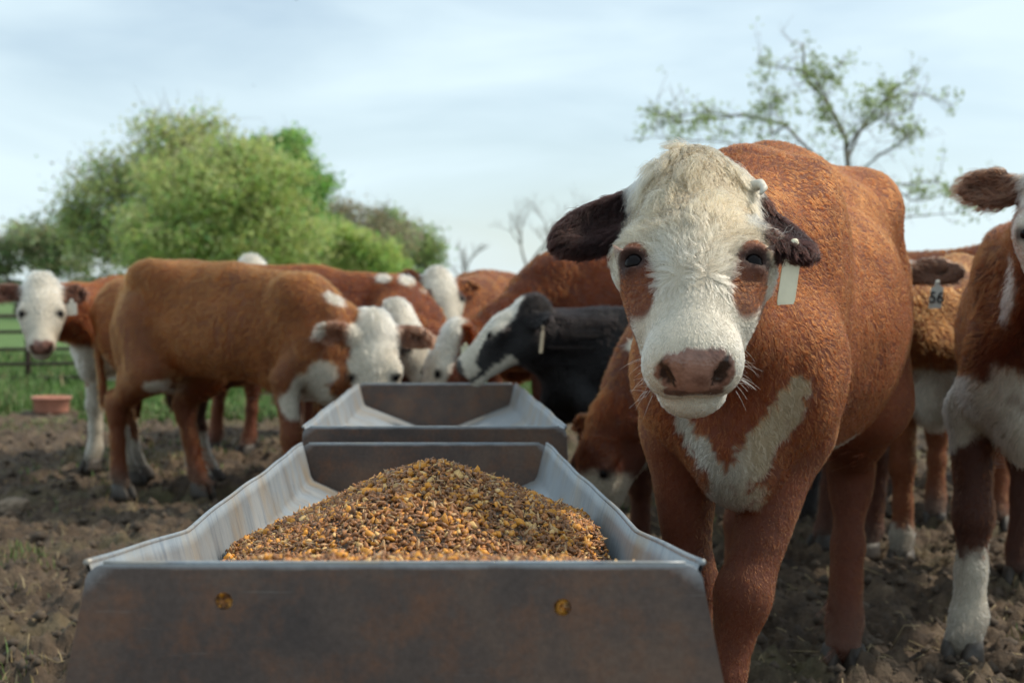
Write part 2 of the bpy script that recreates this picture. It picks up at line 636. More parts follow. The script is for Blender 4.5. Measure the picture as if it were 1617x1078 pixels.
def coat_colour(c, P, U, G, Nrm):
    """base colour and hair length for points P (cow frame, unscaled) with head coords U and group code G (0 body 1 head 2 ear 3 leg)"""
    n = len(P)
    n1 = fbm(P * 6 + c['seed'], 3, 3)
    n2 = fbm(P * 28 + c['seed'], 3, 9)
    n3 = fbm(P * 2.2 + c['seed'], 2, 21)
    col = np.tile(c['base'], (n, 1)) * (1 + .18 * n1 + .20 * n2 + .14 * n3)[:, None]
    if 'base2' in c:                               # darker or paler underside and front
        k = smooth(.75, .45, P[:, 2] + .06 * n1)[:, None] * c.get('base2_amt', .8)
        col = col * (1 - k) + c['base2'] * k
    ln = np.full(n, 1.0)
    white = np.zeros(n)
    n4 = fbm(P * 85 + c['seed'], 2, 15)
    wob = .025 * n1 + .014 * n2 + .012 * n4
    u, v, q = U[:, 0], U[:, 1], U[:, 2]
    if c.get('brisket', True):
        bz = c.get('brisket_z', .62)
        white = np.maximum(white, smooth(-.01, .02, wob * 2 + (bz - P[:, 2]) - .9 * np.maximum(0, .56 - P[:, 0])) * (P[:, 0] > .35) * (G == 0))
    if c.get('belly_z'):
        white = np.maximum(white, smooth(-.008, .012, wob * 1.4 + c['belly_z'] - P[:, 2] - .25 * (np.abs(P[:, 0] + .05) / .6) ** 4) * (np.abs(P[:, 0]) < .62) * (G == 0))
    for (cx, cy, cz, rx, ry, rz) in c.get('patches', []):
        e = np.sqrt(((P[:, 0] - cx) / rx) ** 2 + ((P[:, 1] - cy) / ry) ** 2 + ((P[:, 2] - cz) / rz) ** 2)
        white = np.maximum(white, smooth(1.08, .92, e + wob * 7))
    for (a, b, rad, xmin) in c.get('stripes', []):
        a, b = np.array(a), np.array(b)
        q2 = P[:, 1:3]
        t = np.clip(((q2 - a) @ (b - a)) / ((b - a) @ (b - a)), 0, 1)
        d = np.linalg.norm(q2 - a - t[:, None] * (b - a), axis=1) + .014 * n1 + .012 * n2 + .010 * n4
        white = np.maximum(white, smooth(rad * 1.2, rad * .75, d + wob * .5) * (P[:, 0] > xmin) * (Nrm[:, 0] > -.1) * (G == 0))
    leg_white = c.get('leg_white', {})
    if leg_white:
        for key, h in leg_white.items():
            s = 1 if key[1] == 'l' else -1
            m = (P[:, 0] > 0 if key[0] == 'f' else P[:, 0] < 0) & (P[:, 1] * s > -.03)
            white = np.maximum(white, smooth(-.012, .015, h - P[:, 2] + wob * 2.5) * m * (G == 3))
    head = G == 1
    if c.get('white_face', True):
        fe = c.get('face_edge', -.155)
        white = np.where(head, np.maximum(white, smooth(fe - .012, fe + .012, q + wob * .8 + .12 * np.maximum(0, u - .2))), white)
        neckw = (G == 0) & c.get('neck_white', True) & (u > -.06) & (q > fe + .02)
        white = np.where(neckw & (np.abs(v) < .13), np.maximum(white, smooth(-.06, -.02, u + wob)), white)
        ln = np.where(head, .9, ln)
    col = col * (1 - white[:, None]) + (CREAM * c.get('cream', 1.0)) * (1 + .10 * n2 + .10 * n1)[:, None] * np.where(head, 1.0, c.get('body_white', .85))[:, None] * white[:, None]
    if c.get('white_face', True):
        em = ((G == 2) & (np.abs(v) < .12))[:, None]
        col = np.where(em, CREAM * .85, col)
    if c.get('stripe_tan'):
        k = (white * smooth(.0, .05, P[:, 1] + .02 * n1) * (G == 0) * (P[:, 0] > .4))[:, None] * .8
        col = col * (1 - k) + np.array([.40, .27, .135]) * (1 + .25 * n2)[:, None] * k
    if c.get('eye_patch'):
        for s in (1, -1):
            k, (eu, ev, ru, rv, slope) = c['eye_patch'][0], c['eye_patch'][1]
            e = np.sqrt(((u - eu) / ru) ** 2 + ((v * s - ev + slope * (u - eu)) / rv) ** 2)
            m = (smooth(1.1, .92, e + n2 * .09 + n1 * .05) * head)[:, None]
            col = col * (1 - m) + k * (1 + .2 * n2[:, None]) * m
    if 'face_fn' in c:
        col = c['face_fn'](col, u, v, q, head, n1, n2)
    ear = (G == 2)
    ec = c.get('ear_col', c['base'] * .6)
    m = ear[:, None] * np.clip(smooth(.085, .115, np.abs(v))[:, None], 0, 1)
    col = col * (1 - m) + ec * (1 + .3 * n2[:, None]) * m
    if c.get('ear_edge'):
        m = (ear & (np.abs(v) > c['ear_edge'][0]) & (v * c['ear_edge'][1] > 0) & (n2 > -.35))[:, None]
        col = np.where(m, CREAM * .8, col)
    # dried mud on feet
    md = (smooth(.20, .03, P[:, 2] + .10 * n1) * c.get('mud', .75))[:, None]
    col = col * (1 - md) + np.array([.085, .066, .048]) * md
    # bare nose
    e = np.sqrt((v / .062) ** 2 + ((q + .066) / .040) ** 2)
    nose = head & (u > .405) & (e + .12 * n2 < 1.0)
    nose |= head & (u > .385) & (np.abs(v) < .045) & (q < -.092) & (q > -.112)
    nc = c.get('nose', PINK)
    rim = smooth(.75, 1.0, e)[:, None] * .35
    av = np.abs(v) - .041
    nq = q + .066
    na, nb = av * .9 - nq * .435, av * .435 + nq * .9
    nos = (na ** 2 / .0105 ** 2 + nb ** 2 / .023 ** 2 < 1.1)
    ncol = nc * (1 - rim) + nc * np.array([.55, .42, .38]) * rim
    ncol = np.where(nos[:, None] & (u < .443)[:, None], nc * .14, ncol)
    lip = (q < -.095)
    ncol = np.where(lip[:, None], nc * .45, ncol)
    col = np.where(nose[:, None], ncol, col)
    # lid rims
    for s in (1, -1):
        d = np.sqrt((u - c['eye'][0]) ** 2 + ((v * s - c['eye'][1]) * .8) ** 2 + (q - c['eye'][2]) ** 2)
        m = (smooth(.0300, .0200, d) * head)[:, None]
        col = col * (1 - m * .85) + np.array([.03, .014, .010]) * m * .85
    ln = np.where(nose, 0, ln)
    return np.clip(col, .004, .92), ln


def head_frame(heading, pitch, roll=0.0):
    hf = np.array([math.cos(heading), math.sin(heading), 0.0])
    z = np.array([0, 0, 1.0])
    u = math.cos(pitch) * hf - math.sin(pitch) * z
    w = math.sin(pitch) * hf + math.cos(pitch) * z
    v = np.cross(w, u)
    if roll:
        v, w = v * math.cos(roll) + w * math.sin(roll), w * math.cos(roll) - v * math.sin(roll)
    return np.stack([u, v, w], 1)


def groups_of(prims, P):
    code = {'body': 0, 'head': 1, 'ear': 2, 'leg': 3}
    best = np.full(len(P), 9.0)
    g = np.zeros(len(P), dtype=int)
    for p in prims:
        if p.op != 'u':
            continue
        d = p.d(P)
        m = d < best
        best[m] = d[m]
        g[m] = code[p.grp]
    return g


def hair_flow(c, P, U, G, Nrm):
    """direction the coat lies, in the cow frame"""
    o, M = c['head_o'], c['head_M']
    f = np.tile(np.array([-.75, 0, -.65]), (len(P), 1))
    f[G == 3] = (0, 0, -1)
    h = (G == 1)
    u, v, q = U[:, 0], U[:, 1], U[:, 2]
    wu, wv = .262, .026 * np.sign(v)
    du, dv = u - wu, v - wv
    rad = np.stack([du - .012, 1.2 * dv + .35 * v, 0 * du], -1)
    rad = unit(rad)
    fr = unit(np.stack([np.full(len(P), 1.0), v * 5, 0 * u], -1))
    k = smooth(.150, .055, u + .03 * np.abs(v) / .1 + .02 * fbm(P * 30, 2, 5))[:, None]
    hd = rad * (1 - k) + fr * k
    dn = smooth(.275, .315, u)[:, None]
    hd = hd * (1 - dn) + unit(np.stack([np.ones(len(P)) * .4, v * 8, 0 * u], -1)) * dn
    f[h] = (hd @ M.T)[h]
    for s, key in ((1, 'ear_l'), (-1, 'ear_r')):
        b0, t0, nn, Me = c[key]
        m = (G == 2) & (v * s > 0)
        f[m] = unit(t0 - b0) + np.array([0, 0, -.35])
    # random sweep plus curl field
    w1 = np.stack([fbm(P * c.get('curl_f', 22) + 31 * i + c['seed'], 2, 40 + i) for i in range(3)], -1)
    f = unit(f) + w1 * c.get('curl', .9) * np.where(h, .75, 1)[:, None]
    f = f - Nrm * (f * Nrm).sum(1)[:, None]
    return unit(f)


def curves_obj(name, pts, rad, col, mat, parent):
    n, k, _ = pts.shape
    cv = bpy.data.hair_curves.new(name)
    cv.add_curves([k] * n)
    cv.attributes['position'].data.foreach_set('vector', pts.astype(np.float32).ravel())
    a = cv.attributes.get('radius') or cv.attributes.new('radius', 'FLOAT', 'POINT')
    prof = np.linspace(1, .25, k) ** .8
    a.data.foreach_set('value', (np.asarray(rad)[:, None] * prof[None, :]).astype(np.float32).ravel())
    c4 = np.ones((n, 4), dtype=np.float32)
    c4[:, :3] = col
    a = cv.attributes.new('coat', 'FLOAT_COLOR', 'CURVE')
    a.data.foreach_set('color', c4.ravel())
    o = bpy.data.objects.new(name, cv)
    COL.objects.link(o)
    cv.materials.append(mat)
    o.parent = parent
    return o


def hoof_mesh(parent, pos, heading, s):
    """cloven hoof: two claws side by side"""
    g = Geo()
    fx = np.array([math.cos(heading), math.sin(heading), 0])
    fy = np.array([-math.sin(heading), math.cos(heading), 0])
    n = 12
    for sd in (1, -1):
        rings = []
        for (z, ln, wd, off) in ((.062, .046, .024, -.004), (.04, .056, .029, .006), (.010, .066, .032, .014), (-.025, .070, .033, .018)):
            a = np.arange(n) / n * 2 * np.pi
            x = np.cos(a) * ln + off
            y = np.sin(a) * wd * (1 - .35 * np.maximum(0, np.cos(a))) + sd * .027
            rings.append(pos + (fx * x[:, None] + fy * y[:, None]) * s + np.array([0, 0, z * s]))
        V = np.concatenate(rings + [rings[0].mean(0)[None], rings[-1].mean(0)[None]])
        q = [[r * n + j, r * n + (j + 1) % n, (r + 1) * n + (j + 1) % n, (r + 1) * n + j] for r in range(3) for j in range(n)]
        t = [[4 * n, (j + 1) % n, j] for j in range(n)] + [[4 * n + 1, 3 * n + j, 3 * n + (j + 1) % n] for j in range(n)]
        g.add(V, q, t)
    return g.build('hoof', M_HOOF, parent)


def ear_tag(parent, top, ax_r, ax_d, nrm, w, h, mat, text=None):
    """plastic tag hanging by a stud: rounded plate with a narrow neck"""
    ax_r, ax_d, nrm = unit(ax_r), unit(ax_d), unit(nrm)
    prof = [(-.17, 0), (.17, 0), (.19, .16), (.5, .27), (.5, .94), (.44, 1.0), (-.44, 1.0), (-.5, .94), (-.5, .27), (-.19, .16)]
    bm = bmesh.new()
    fr, bk = [], []
    for (x, y) in prof:
        p = np.asarray(top) + ax_r * x * w + ax_d * y * h
        bend = nrm * (.10 * w * math.sin(y * 3))
        fr.append(bm.verts.new(p + bend + nrm * .0012))
        bk.append(bm.verts.new(p + bend - nrm * .0012))
    bm.faces.new(fr)
    bm.faces.new(bk[::-1])
    n = len(prof)
    for i in range(n):
        bm.faces.new((fr[i], bk[i], bk[(i + 1) % n], fr[(i + 1) % n]))
    o = bm_obj('ear_tag', bm, mat, parent, shade=False)
    g = Geo()
    c0 = np.asarray(top) + ax_d * .03 * h
    g.tube([c0 - nrm * .004, c0 + nrm * .006, c0 + nrm * .009], [.006, .0065, .004], 10)
    g.build('stud', mat, o)
    if text:
        fd = bpy.data.curves.new('number', 'FONT')
        fd.body = text
        fd.size = h * .58
        fd.align_x = 'CENTER'
        fd.align_y = 'CENTER'
        fd.extrude = .0006
        fd.offset = .0006
        tf = bpy.data.objects.new('number_curve', fd)
        t = bpy.data.objects.new('number', bpy.data.meshes.new_from_object(tf))
        bpy.data.objects.remove(tf)
        COL.objects.link(t)
        t.data.materials.clear()
        t.data.materials.append(M_INK)
        t.parent = o
        X, Y = Vector(ax_r), Vector(-ax_d)
        Z = X.cross(Y)
        m = Matrix((X, Y, Z)).transposed().to_4x4()
        ctr = np.asarray(top) + ax_d * .62 * h + nrm * (.10 * w * math.sin(.62 * 3) + .0022)
        m.translation = Vector(ctr)
        t.matrix_local = m
    return o


def ear_point(c, key, t):
    b0, t0, nn, Me = c['ear_' + key]
    return (b0 + (t0 - b0) * t + np.array([0, 0, -.035])) * c['scale']


def make_cow(c):
    s = c['scale']
    th = c['heading']
    org = np.array([c['pos'][0], c['pos'][1], c['pos'][2] if len(c['pos']) > 2 else 0.0])
    ct, st = math.cos(th), math.sin(th)
    W2L = np.array([[ct, st, 0], [-st, ct, 0], [0, 0, 1]])
    # head given in world terms
    c['head_o'] = (W2L @ (np.asarray(c['poll']) - org)) / s
    c['head_M'] = head_frame(c['head_heading'] - th, c['head_pitch'], c.get('head_roll', 0))
    c['head_s'] = c.get('head_size', 1.0) / s
    prims = cow_prims(c)
    lo = np.min([p.box()[0] for p in prims], 0) - .04
    hi = np.max([p.box()[1] for p in prims], 0) + .04
    res = c.get('res', .022)
    ax = []
    for d in range(3):
        a = np.arange(lo[d], hi[d], res)
        if 'fine' in c:                      # finer grid lines through the head
            f = c['fine']
            hlo, hhi = c['fine_box'][d]
            a = np.concatenate([np.arange(lo[d], hlo, res), np.arange(hlo, hhi, f), np.arange(hhi, hi[d] + res, res)])
        ax.append(a)
    F = field(prims, ax)
    V, Q = surface_nets(F, ax)
    V = relax(V, Q, 3)
    Nn = vert_normals(V, Q)
    # gentle muscle and fold relief
    V = V + Nn * (fbm(V * 6 + c['seed'], 3, 77) * np.where(groups_of(prims, V) == 0, .013, .005))[:, None]
    U = ((V - c['head_o']) @ c['head_M']) / c['head_s']
    G = groups_of(prims, V)
    colv, lnv = coat_colour(c, V, U, G, Nn)
    root = empty('cow', org, th)
    tag(root, c['label'], 'cow', 'cattle gathered at the feed troughs')
    body = mesh_np('body', V * s, Q, None, M_SKIN, root, np.clip(colv * .82, 0, 1))
    body.data.materials.append(M_NOSE)
    bare = (lnv[Q] == 0).sum(1) >= 2
    mi = np.where(bare, 1, 0).astype(np.int32)
    body.data.polygons.foreach_set('material_index', mi)
    # hooves
    for key in ('fl', 'fr', 'hl', 'hr'):
        j = c.get('legs', {}).get(key, LEGS_DEFAULT[key])
        f, t = np.array(j[2], float), np.array(j[3], float)
        hd = math.atan2(t[1] - f[1], t[0] - f[0]) if np.hypot(t[0] - f[0], t[1] - f[1]) > .01 else 0
        hd *= .5
        hoof_mesh(root, np.array([t[0], t[1], t[2] - .03]) * s, hd, s * c.get('hoof_s', 1.0))
    hw = lambda uu, vv, qq: (c['head_o'] + c['head_M'] @ (np.array([uu, vv, qq]) * c['head_s'])) * s
    for sd in (1, -1):
        bm = bmesh.new()
        bmesh.ops.create_uvsphere(bm, u_segments=20, v_segments=14, radius=.0158 * c.get('head_size', 1))
        e = bm_obj('eye', bm, M_EYE, root)
        e.location = hw(c['eye'][0], c['eye'][1] * sd, c['eye'][2])
    # hair
    nh = c.get('hairs', 30000)
    tri = np.concatenate([Q[:, [0, 1, 2]], Q[:, [0, 2, 3]]])
    A, B_, C_ = V[tri[:, 0]], V[tri[:, 1]], V[tri[:, 2]]
    area = np.linalg.norm(np.cross(B_ - A, C_ - A), axis=1)
    wgt = np.ones(len(V))
    wgt[G == 1] = c.get('head_dens', 2.5)
    wgt[G == 2] = c.get('head_dens', 2.5) * .9
    wgt[G == 3] = 1.3
    pr = area * wgt[tri[:, 0]]
    r_ = np.random.default_rng(int(c['seed'] * 10) + 5)
    ti = r_.choice(len(tri), nh, p=pr / pr.sum())
    a, b = r_.random(nh), r_.random(nh)
    fl = a + b > 1
    a[fl], b[fl] = 1 - a[fl], 1 - b[fl]
    P = A[ti] + (B_[ti] - A[ti]) * a[:, None] + (C_[ti] - A[ti]) * b[:, None]
    NN = unit(Nn[tri[ti, 0]] * (1 - a - b)[:, None] + Nn[tri[ti, 1]] * a[:, None] + Nn[tri[ti, 2]] * b[:, None])
    Uh = ((P - c['head_o']) @ c['head_M']) / c['head_s']
    Gh = G[tri[ti, 0]]
    col, ln = coat_colour(c, P, Uh, Gh, NN)
    hl = c.get('hair_len', .018)
    L_ = np.full(nh, hl)
    L_[Gh == 3] = hl * .5
    u, v, q = Uh[:, 0], Uh[:, 1], Uh[:, 2]
    hd = Gh == 1
    hl_head = c.get('head_hair', .02)
    LH = hl_head * (.13 + 1.05 * smooth(.325, .235, u) * smooth(-.13, -.05, q)) + hl_head * (.45 * smooth(.15, .0, u) + .25 * smooth(.04, -.03, u) * smooth(.10, .02, np.abs(v)))
    L_ = np.where(hd, LH, L_)
    L_[(Gh == 2)] = c.get('ear_hair', hl * 1.2)
    lum = col.mean(1)
    L_ = np.where((Gh == 0) & (lum > .4), L_ * c.get('white_len', 1.4), L_)
    L_ = L_ * (.6 + .7 * r_.random(nh))
    for sd in (1, -1):                        # short round the eye
        d = np.sqrt((u - c['eye'][0]) ** 2 + (v * sd - c['eye'][1]) ** 2 + (q - c['eye'][2]) ** 2)
        L_ = np.where(hd, L_ * (.10 + .90 * smooth(.022, .060, d)), L_)
        L_ = np.where(hd & (d < .0215), 0, L_)
    if c.get('eye_patch'):
        L_ = np.where(hd & (col[:, 0] < .35), L_ * .30, L_)
    keep = (ln > 0) & (L_ > .0008)
    P, NN, Uh, Gh, col, L_ = P[keep], NN[keep], Uh[keep], Gh[keep], col[keep], L_[keep]
    u, v, q = Uh[:, 0], Uh[:, 1], Uh[:, 2]
    nh = len(P)
    fl = hair_flow(c, P, Uh, Gh, NN)
    kp = c.get('hair_pts', 4)
    T = np.linspace(0, 1, kp)
    lift = np.where(Gh == 1, c.get('lift_head', .20), np.where(Gh == 3, .25, c.get('lift', .55)))
    lift = lift + .15 * r_.standard_normal(nh)
    lift = np.where(Gh == 1, lift + .12 * smooth(.09, .02, u) + .06 * smooth(.02, -.03, u), lift)
    jit = .18 * r_.standard_normal((nh, 3))
    side = np.cross(NN, fl)
    pts = np.zeros((nh, kp, 3))
    ph = r_.random(nh) * 6.28
    cl = c.get('crimp', .12) * np.where(Gh == 3, .3, 1) * np.where((Gh == 1) & (u > .26), .2, 1)
    for i, t in enumerate(T):
        d = NN * (lift * (t - .45 * t * t))[:, None] + (fl + jit) * ((.55 * t + .45 * t * t) * .85)
        wv = np.sin(ph + t * 5.5) * cl * t
        pts[:, i] = P + (d + side * wv[:, None]) * (L_ / s)[:, None]
    pts[:, :, 2] -= (T ** 2)[None, :] * (L_ / s)[:, None] * .12
    # clump strands into locks
    cell = np.where(Gh == 1, c.get('lock_head', .012), c.get('lock', .009))[:, None]
    wpos = P + .6 * cell * np.stack([vnoise(P / .009 * .7 + 9 * i, 60 + i) for i in range(3)], -1)
    key = np.floor(wpos / cell).astype(np.int64)
    key[Gh == 1] += 5000
    kk = (key[:, 0] * 73856093) ^ (key[:, 1] * 19349663) ^ (key[:, 2] * 83492791)
    _, inv = np.unique(kk, return_inverse=True)
    cn = np.bincount(inv)
    ctr = np.stack([np.bincount(inv, weights=pts[:, -1, d]) / cn for d in range(3)], -1)[inv]
    pull = np.where(Gh == 1, .74 - .45 * smooth(.28, .36, u), c.get('clump', .55) * np.where(Gh == 3, .3, 1))
    for i, t in enumerate(T):
        k = (pull * t ** 1.5)[:, None]
        tgt = ctr - (pts[:, -1] - pts[:, i])
        pts[:, i] = pts[:, i] * (1 - k) + tgt * k
    tv = np.where(Gh == 1, .62, c.get('tone_v', .36)) * np.where((Gh == 1) & (u > .30), .45, 1)
    tone = (1.02 - tv / 2 + tv * _hash(inv, inv * 0, inv * 0, 5))[:, None] * (.9 + .2 * r_.random(nh))[:, None]
    col = np.clip(col * tone, .003, .93)
    rad = np.full(nh, c.get('hair_r', .0007)) * np.where(Gh == 1, .85, 1)
    # whiskers and lashes
    if c.get('whiskers'):
        m = 46
        sgn = np.where(r_.random(m) > .5, 1, -1)
        uu, vv = .36 + .07 * r_.random(m), (.062 + .018 * r_.random(m)) * sgn
        qq = -.075 - .07 * r_.random(m)
        rt = np.array([c['head_o'] + c['head_M'] @ (np.array(x) * c['head_s']) for x in zip(uu, vv, qq)])
        dr = np.stack([.1 + .5 * r_.standard_normal(m), sgn * (.8 + .4 * r_.random(m)), -.4 + .5 * r_.standard_normal(m)], -1) @ c['head_M'].T
        wl_ = (.012 + .024 * r_.random(m)) / s
        w = rt[:, None, :] + unit(dr)[:, None, :] * (wl_[:, None] * T[None, :])[:, :, None]
        w[:, :, 2] -= (T ** 2)[None, :] * .25 * wl_[:, None]
        ml = 90
        sgn = np.where(np.arange(ml) % 2 == 0, 1, -1)
        al = np.linspace(-.9, .9, ml)
        uu = c['eye'][0] - .016 * np.cos(al)
        vv = (c['eye'][1] + .014 + .006 * np.sin(al)) * sgn
        qq = c['eye'][2] + .010 + .014 * np.sin(al)
        rt = np.array([c['head_o'] + c['head_M'] @ (np.array(x) * c['head_s']) for x in zip(uu, vv, qq)])
        dr = np.stack([np.full(ml, .25), sgn * 1.0, np.sin(al) * .8 + .3], -1) @ c['head_M'].T
        l = rt[:, None, :] + unit(dr)[:, None, :] * ((.020 / s) * T)[None, :, None]
        pts = np.concatenate([pts, w, l])
        rad = np.concatenate([rad, np.full(m, .00022), np.full(ml, .0005)])
        col = np.concatenate([col, np.tile([.8, .76, .68], (m, 1)), np.tile([.02, .012, .01], (ml, 1))])
    curves_obj('coat', pts * s, rad, col, M_HAIR, root)
    c['root'], c['hw'], c['W2L'] = root, hw, W2L
    return c


# ---------------------------------------------------------------- ground
def ground_height(x, y):
    p = np.stack([x, y, x * 0], -1)
    h = .035 * fbm(p * 1.3, 3, 1)
    near = smooth(15.5, 11.0, y + .6 * fbm(p * .8, 2, 90))
    rid = 1 - np.abs(fbm(p * 5.5, 3, 2))
    h = h + near * (.085 * (rid - .78) + .062 * fbm(p * 13, 3, 3) + .050 * (np.abs(fbm(p * 34, 2, 4)) - .2))
    h = h - .05 * smooth(-.9, -1.7, x) * smooth(10, 8, y) * smooth(3, 5, y)
    return h + .00002 * np.maximum(0, y - 60) ** 1.2


def make_ground():
    ys = np.concatenate([np.arange(-2.4, 1.0, .1), np.arange(1.0, 8.0, .016), np.arange(8.0, 16.0, .04), 16 * 1.07 ** np.arange(0, 82)])
    sx = np.linspace(-1, 1, 560)
    hw = .55 * np.maximum(ys, 0) + 1.6
    X = sx[None, :] * hw[:, None]
    Y = np.repeat(ys[:, None], len(sx), 1)
    Z = ground_height(X.ravel(), Y.ravel())
    V = np.stack([X.ravel(), Y.ravel(), Z], -1)
    m, n = len(ys), len(sx)
    i = np.arange(m - 1)[:, None] * n
    j = np.arange(n - 1)[None, :]
    q = np.stack([i + j, i + j + 1, i + n + j + 1, i + n + j], -1).reshape(-1, 4)
    mt, N, L, B = new_mat('pasture_ground')
    geo = N.new('ShaderNodeNewGeometry')
    sep = N.new('ShaderNodeSeparateXYZ')
    L.new(geo.outputs['Position'], sep.inputs[0])
    pos = geo.outputs['Position']
    n1 = noise_node(N, L, 1.4, 5, .6, pos)
    n2 = noise_node(N, L, 9, 6, .65, pos)
    n3 = noise_node(N, L, 60, 4, .7, pos)
    mud = ramp(N, L, n2.outputs['Fac'], [(.28, (.040, .027, .018)), (.5, (.105, .071, .045)), (.72, (.20, .142, .090))])
    mud2 = mixc(N, L, .55, mud.outputs['Color'], ramp(N, L, n3.outputs['Fac'], [(.3, (.45, .43, .40)), (.7, (1.15, 1.1, 1.05))]).outputs['Color'], 'MULTIPLY')
    thin = ramp(N, L, n1.outputs['Fac'], [(.52, (0, 0, 0)), (.70, (.6, .6, .6))])
    mud3 = mixc(N, L, thin.outputs['Color'], mud2, ramp(N, L, n3.outputs['Fac'], [(.3, (.075, .085, .028)), (.7, (.19, .17, .075))]).outputs['Color'])
    gr = ramp(N, L, n2.outputs['Fac'], [(.3, (.055, .115, .022)), (.7, (.13, .22, .045))])
    # edge of the trampled pen
    e = N.new('ShaderNodeMath')
    e.operation = 'MULTIPLY_ADD'
    L.new(n1.outputs['Fac'], e.inputs[0])
    e.inputs[1].default_value = 4.0
    L.new(sep.outputs['Y'], e.inputs[2])
    mr = N.new('ShaderNodeMapRange')
    mr.inputs['From Min'].default_value = 14.6
    mr.inputs['From Max'].default_value = 15.8
    L.new(e.outputs[0], mr.inputs['Value'])
    L.new(mixc(N, L, mr.outputs['Result'], mud3, gr.outputs['Color']), B.inputs['Base Color'])
    B.inputs['Roughness'].default_value = .9
    bump(N, L, n3.outputs['Fac'], .7, .02, B)
    o = mesh_np('ground', V, q, None, mt)
    tag(o, 'trampled brown mud running back into green pasture', None, None, 'structure')


make_ground()


def make_clods():
    """loose crumbs and clods of mud"""
    g = Geo()
    n = 22000
    y = 1.2 + 10.5 * rng.random(n) ** 1.4
    x = (rng.random(n) * 2 - 1) * (.40 * y + .4)
    keep = ~((np.abs(x + .19 + (y - 1.6) * .045) < .48) & (y < 7.2))
    x, y = x[keep], y[keep]
    z = ground_height(x, y)
    base = np.array([[1, 0, 0], [.3, .95, 0], [-.8, .6, 0], [-.8, -.6, 0], [.3, -.95, 0], [.1, .1, .8], [0, 0, -.5]])
    tri = np.array([[0, 1, 5], [1, 2, 5], [2, 3, 5], [3, 4, 5], [4, 0, 5], [1, 0, 6], [2, 1, 6], [3, 2, 6], [4, 3, 6], [0, 4, 6]])
    sz = .005 + .028 * rng.random(len(x)) ** 3.5
    a = rng.random(len(x)) * 6.28
    for i in range(len(x)):
        v = base * (.7 + .6 * rng.random((7, 1))) * sz[i]
        c, s = math.cos(a[i]), math.sin(a[i])
        v = v @ np.array([[c, s, 0], [-s, c, 0], [0, 0, 1]])
        g.add(v + np.array([x[i], y[i], z[i] + sz[i] * .2]), None, tri)
    o = g.build('mud_clods', simple_mat('clod_mud', (.088, .063, .043), .92, 0, .5, 9), None, shade=False)
    tag(o, 'loose crumbs and clods of trampled brown mud', None, None, 'stuff')


make_clods()



def make_straw():
    g = Geo()
    n = 2600
    y = 1.6 + 8.5 * rng.random(n) ** 1.3
    x = (rng.random(n) * 2 - 1) * (.40 * y + .4)
    keep = ~((np.abs(x + .19 + (y - 1.6) * .045) < .5) & (y < 7.2))
    x, y = x[keep], y[keep]
    a = rng.random(len(x)) * 6.28
    ln = .015 + .05 * rng.random(len(x)) ** 2
    for i in range(len(x)):
        px = x[i] + np.cos(a[i]) * ln[i] * np.array([-1, 0, 1.0])
        py = y[i] + np.sin(a[i]) * ln[i] * np.array([-1, 0, 1.0])
        pz = ground_height(px, py) + .004 + .006 * rng.random(3)
        g.tube(np.stack([px, py, pz], -1), np.full(3, .0013 + .0008 * rng.random()), 4)
    o = g.build('straw_litter', simple_mat('straw', (.34, .26, .14), .7, 0, .35, 6), None)
    tag(o, 'bits of pale straw trodden into the mud', None, None, 'stuff')


make_straw()

M_GRASS, N, L, B = new_mat('grass_blade')
a_ = N.new('ShaderNodeAttribute')
a_.attribute_name = 'coat'
L.new(a_.outputs['Color'], B.inputs['Base Color'])
B.inputs['Roughness'].default_value = .6


def blades(name, x, y, hgt, cols, label):
    n = len(x)
    z = ground_height(x, y) - .005
    a = rng.random(n) * 6.28
    w = (.0022 + .002 * rng.random(n)) * np.maximum(1, y / 7)
    lean = (rng.random((n, 2)) - .5) * hgt[:, None] * 1.1
    d = np.stack([np.cos(a) * w, np.sin(a) * w], -1)
    p = np.stack([x, y], -1)
    V = np.zeros((n, 5, 3))
    V[:, 0, :2], V[:, 1, :2] = p - d, p + d
    V[:, 0, 2] = V[:, 1, 2] = z
    V[:, 2, :2], V[:, 3, :2] = p + d * .7 + lean * .35, p - d * .7 + lean * .35
    V[:, 2, 2] = V[:, 3, 2] = z + hgt * .6
    V[:, 4, :2] = p + lean
    V[:, 4, 2] = z + hgt
    b = np.arange(n) * 5
    q = np.stack([b, b + 1, b + 2, b + 3], -1)
    t = np.stack([b + 3, b + 2, b + 4], -1)
    o = mesh_np(name, V.reshape(-1, 3), q, t, M_GRASS, None, np.repeat(cols, 5, 0), False)
    tag(o, label, None, None, 'stuff')


def grass_cols(n, dry):
    g = np.array([.085, .165, .03]) * (.6 + .8 * rng.random((n, 1)))
    d = np.array([.27, .205, .105]) * (.6 + .7 * rng.random((n, 1)))
    return np.where(rng.random((n, 1)) < dry, d, g)


n_ = 200000
y_ = 1.8 + 10.5 * rng.random(n_)
x_ = (rng.random(n_) * 2 - 1) * (.42 * y_ + .4)
den_ = smooth(.02, .45, fbm(np.stack([x_, y_, y_ * 0], -1) * .9, 3, 55) + .10 * (x_ < -.5) - .05 * (x_ > .4)) * smooth(-.05, .25, fbm(np.stack([x_, y_, y_ * 0], -1) * 6, 2, 56))
k_ = rng.random(n_) < den_
k_ &= ~((np.abs(x_ + .19 + (y_ - 1.6) * .045) < .5) & (y_ < 7.2))
x_, y_ = x_[k_], y_[k_]
blades('sparse_grass', x_, y_, .015 + .04 * rng.random(len(x_)), grass_cols(len(x_), .62), 'sparse half-dry grass growing through the mud')
n_ = 70000
y_ = 12.0 + 14 * rng.random(n_) ** 1.6
x_ = -.42 * y_ + rng.random(n_) * (.55 * y_ + 2.0)
k_ = ~((np.abs(x_ + 3.9) < .45) & (y_ < 13.1))
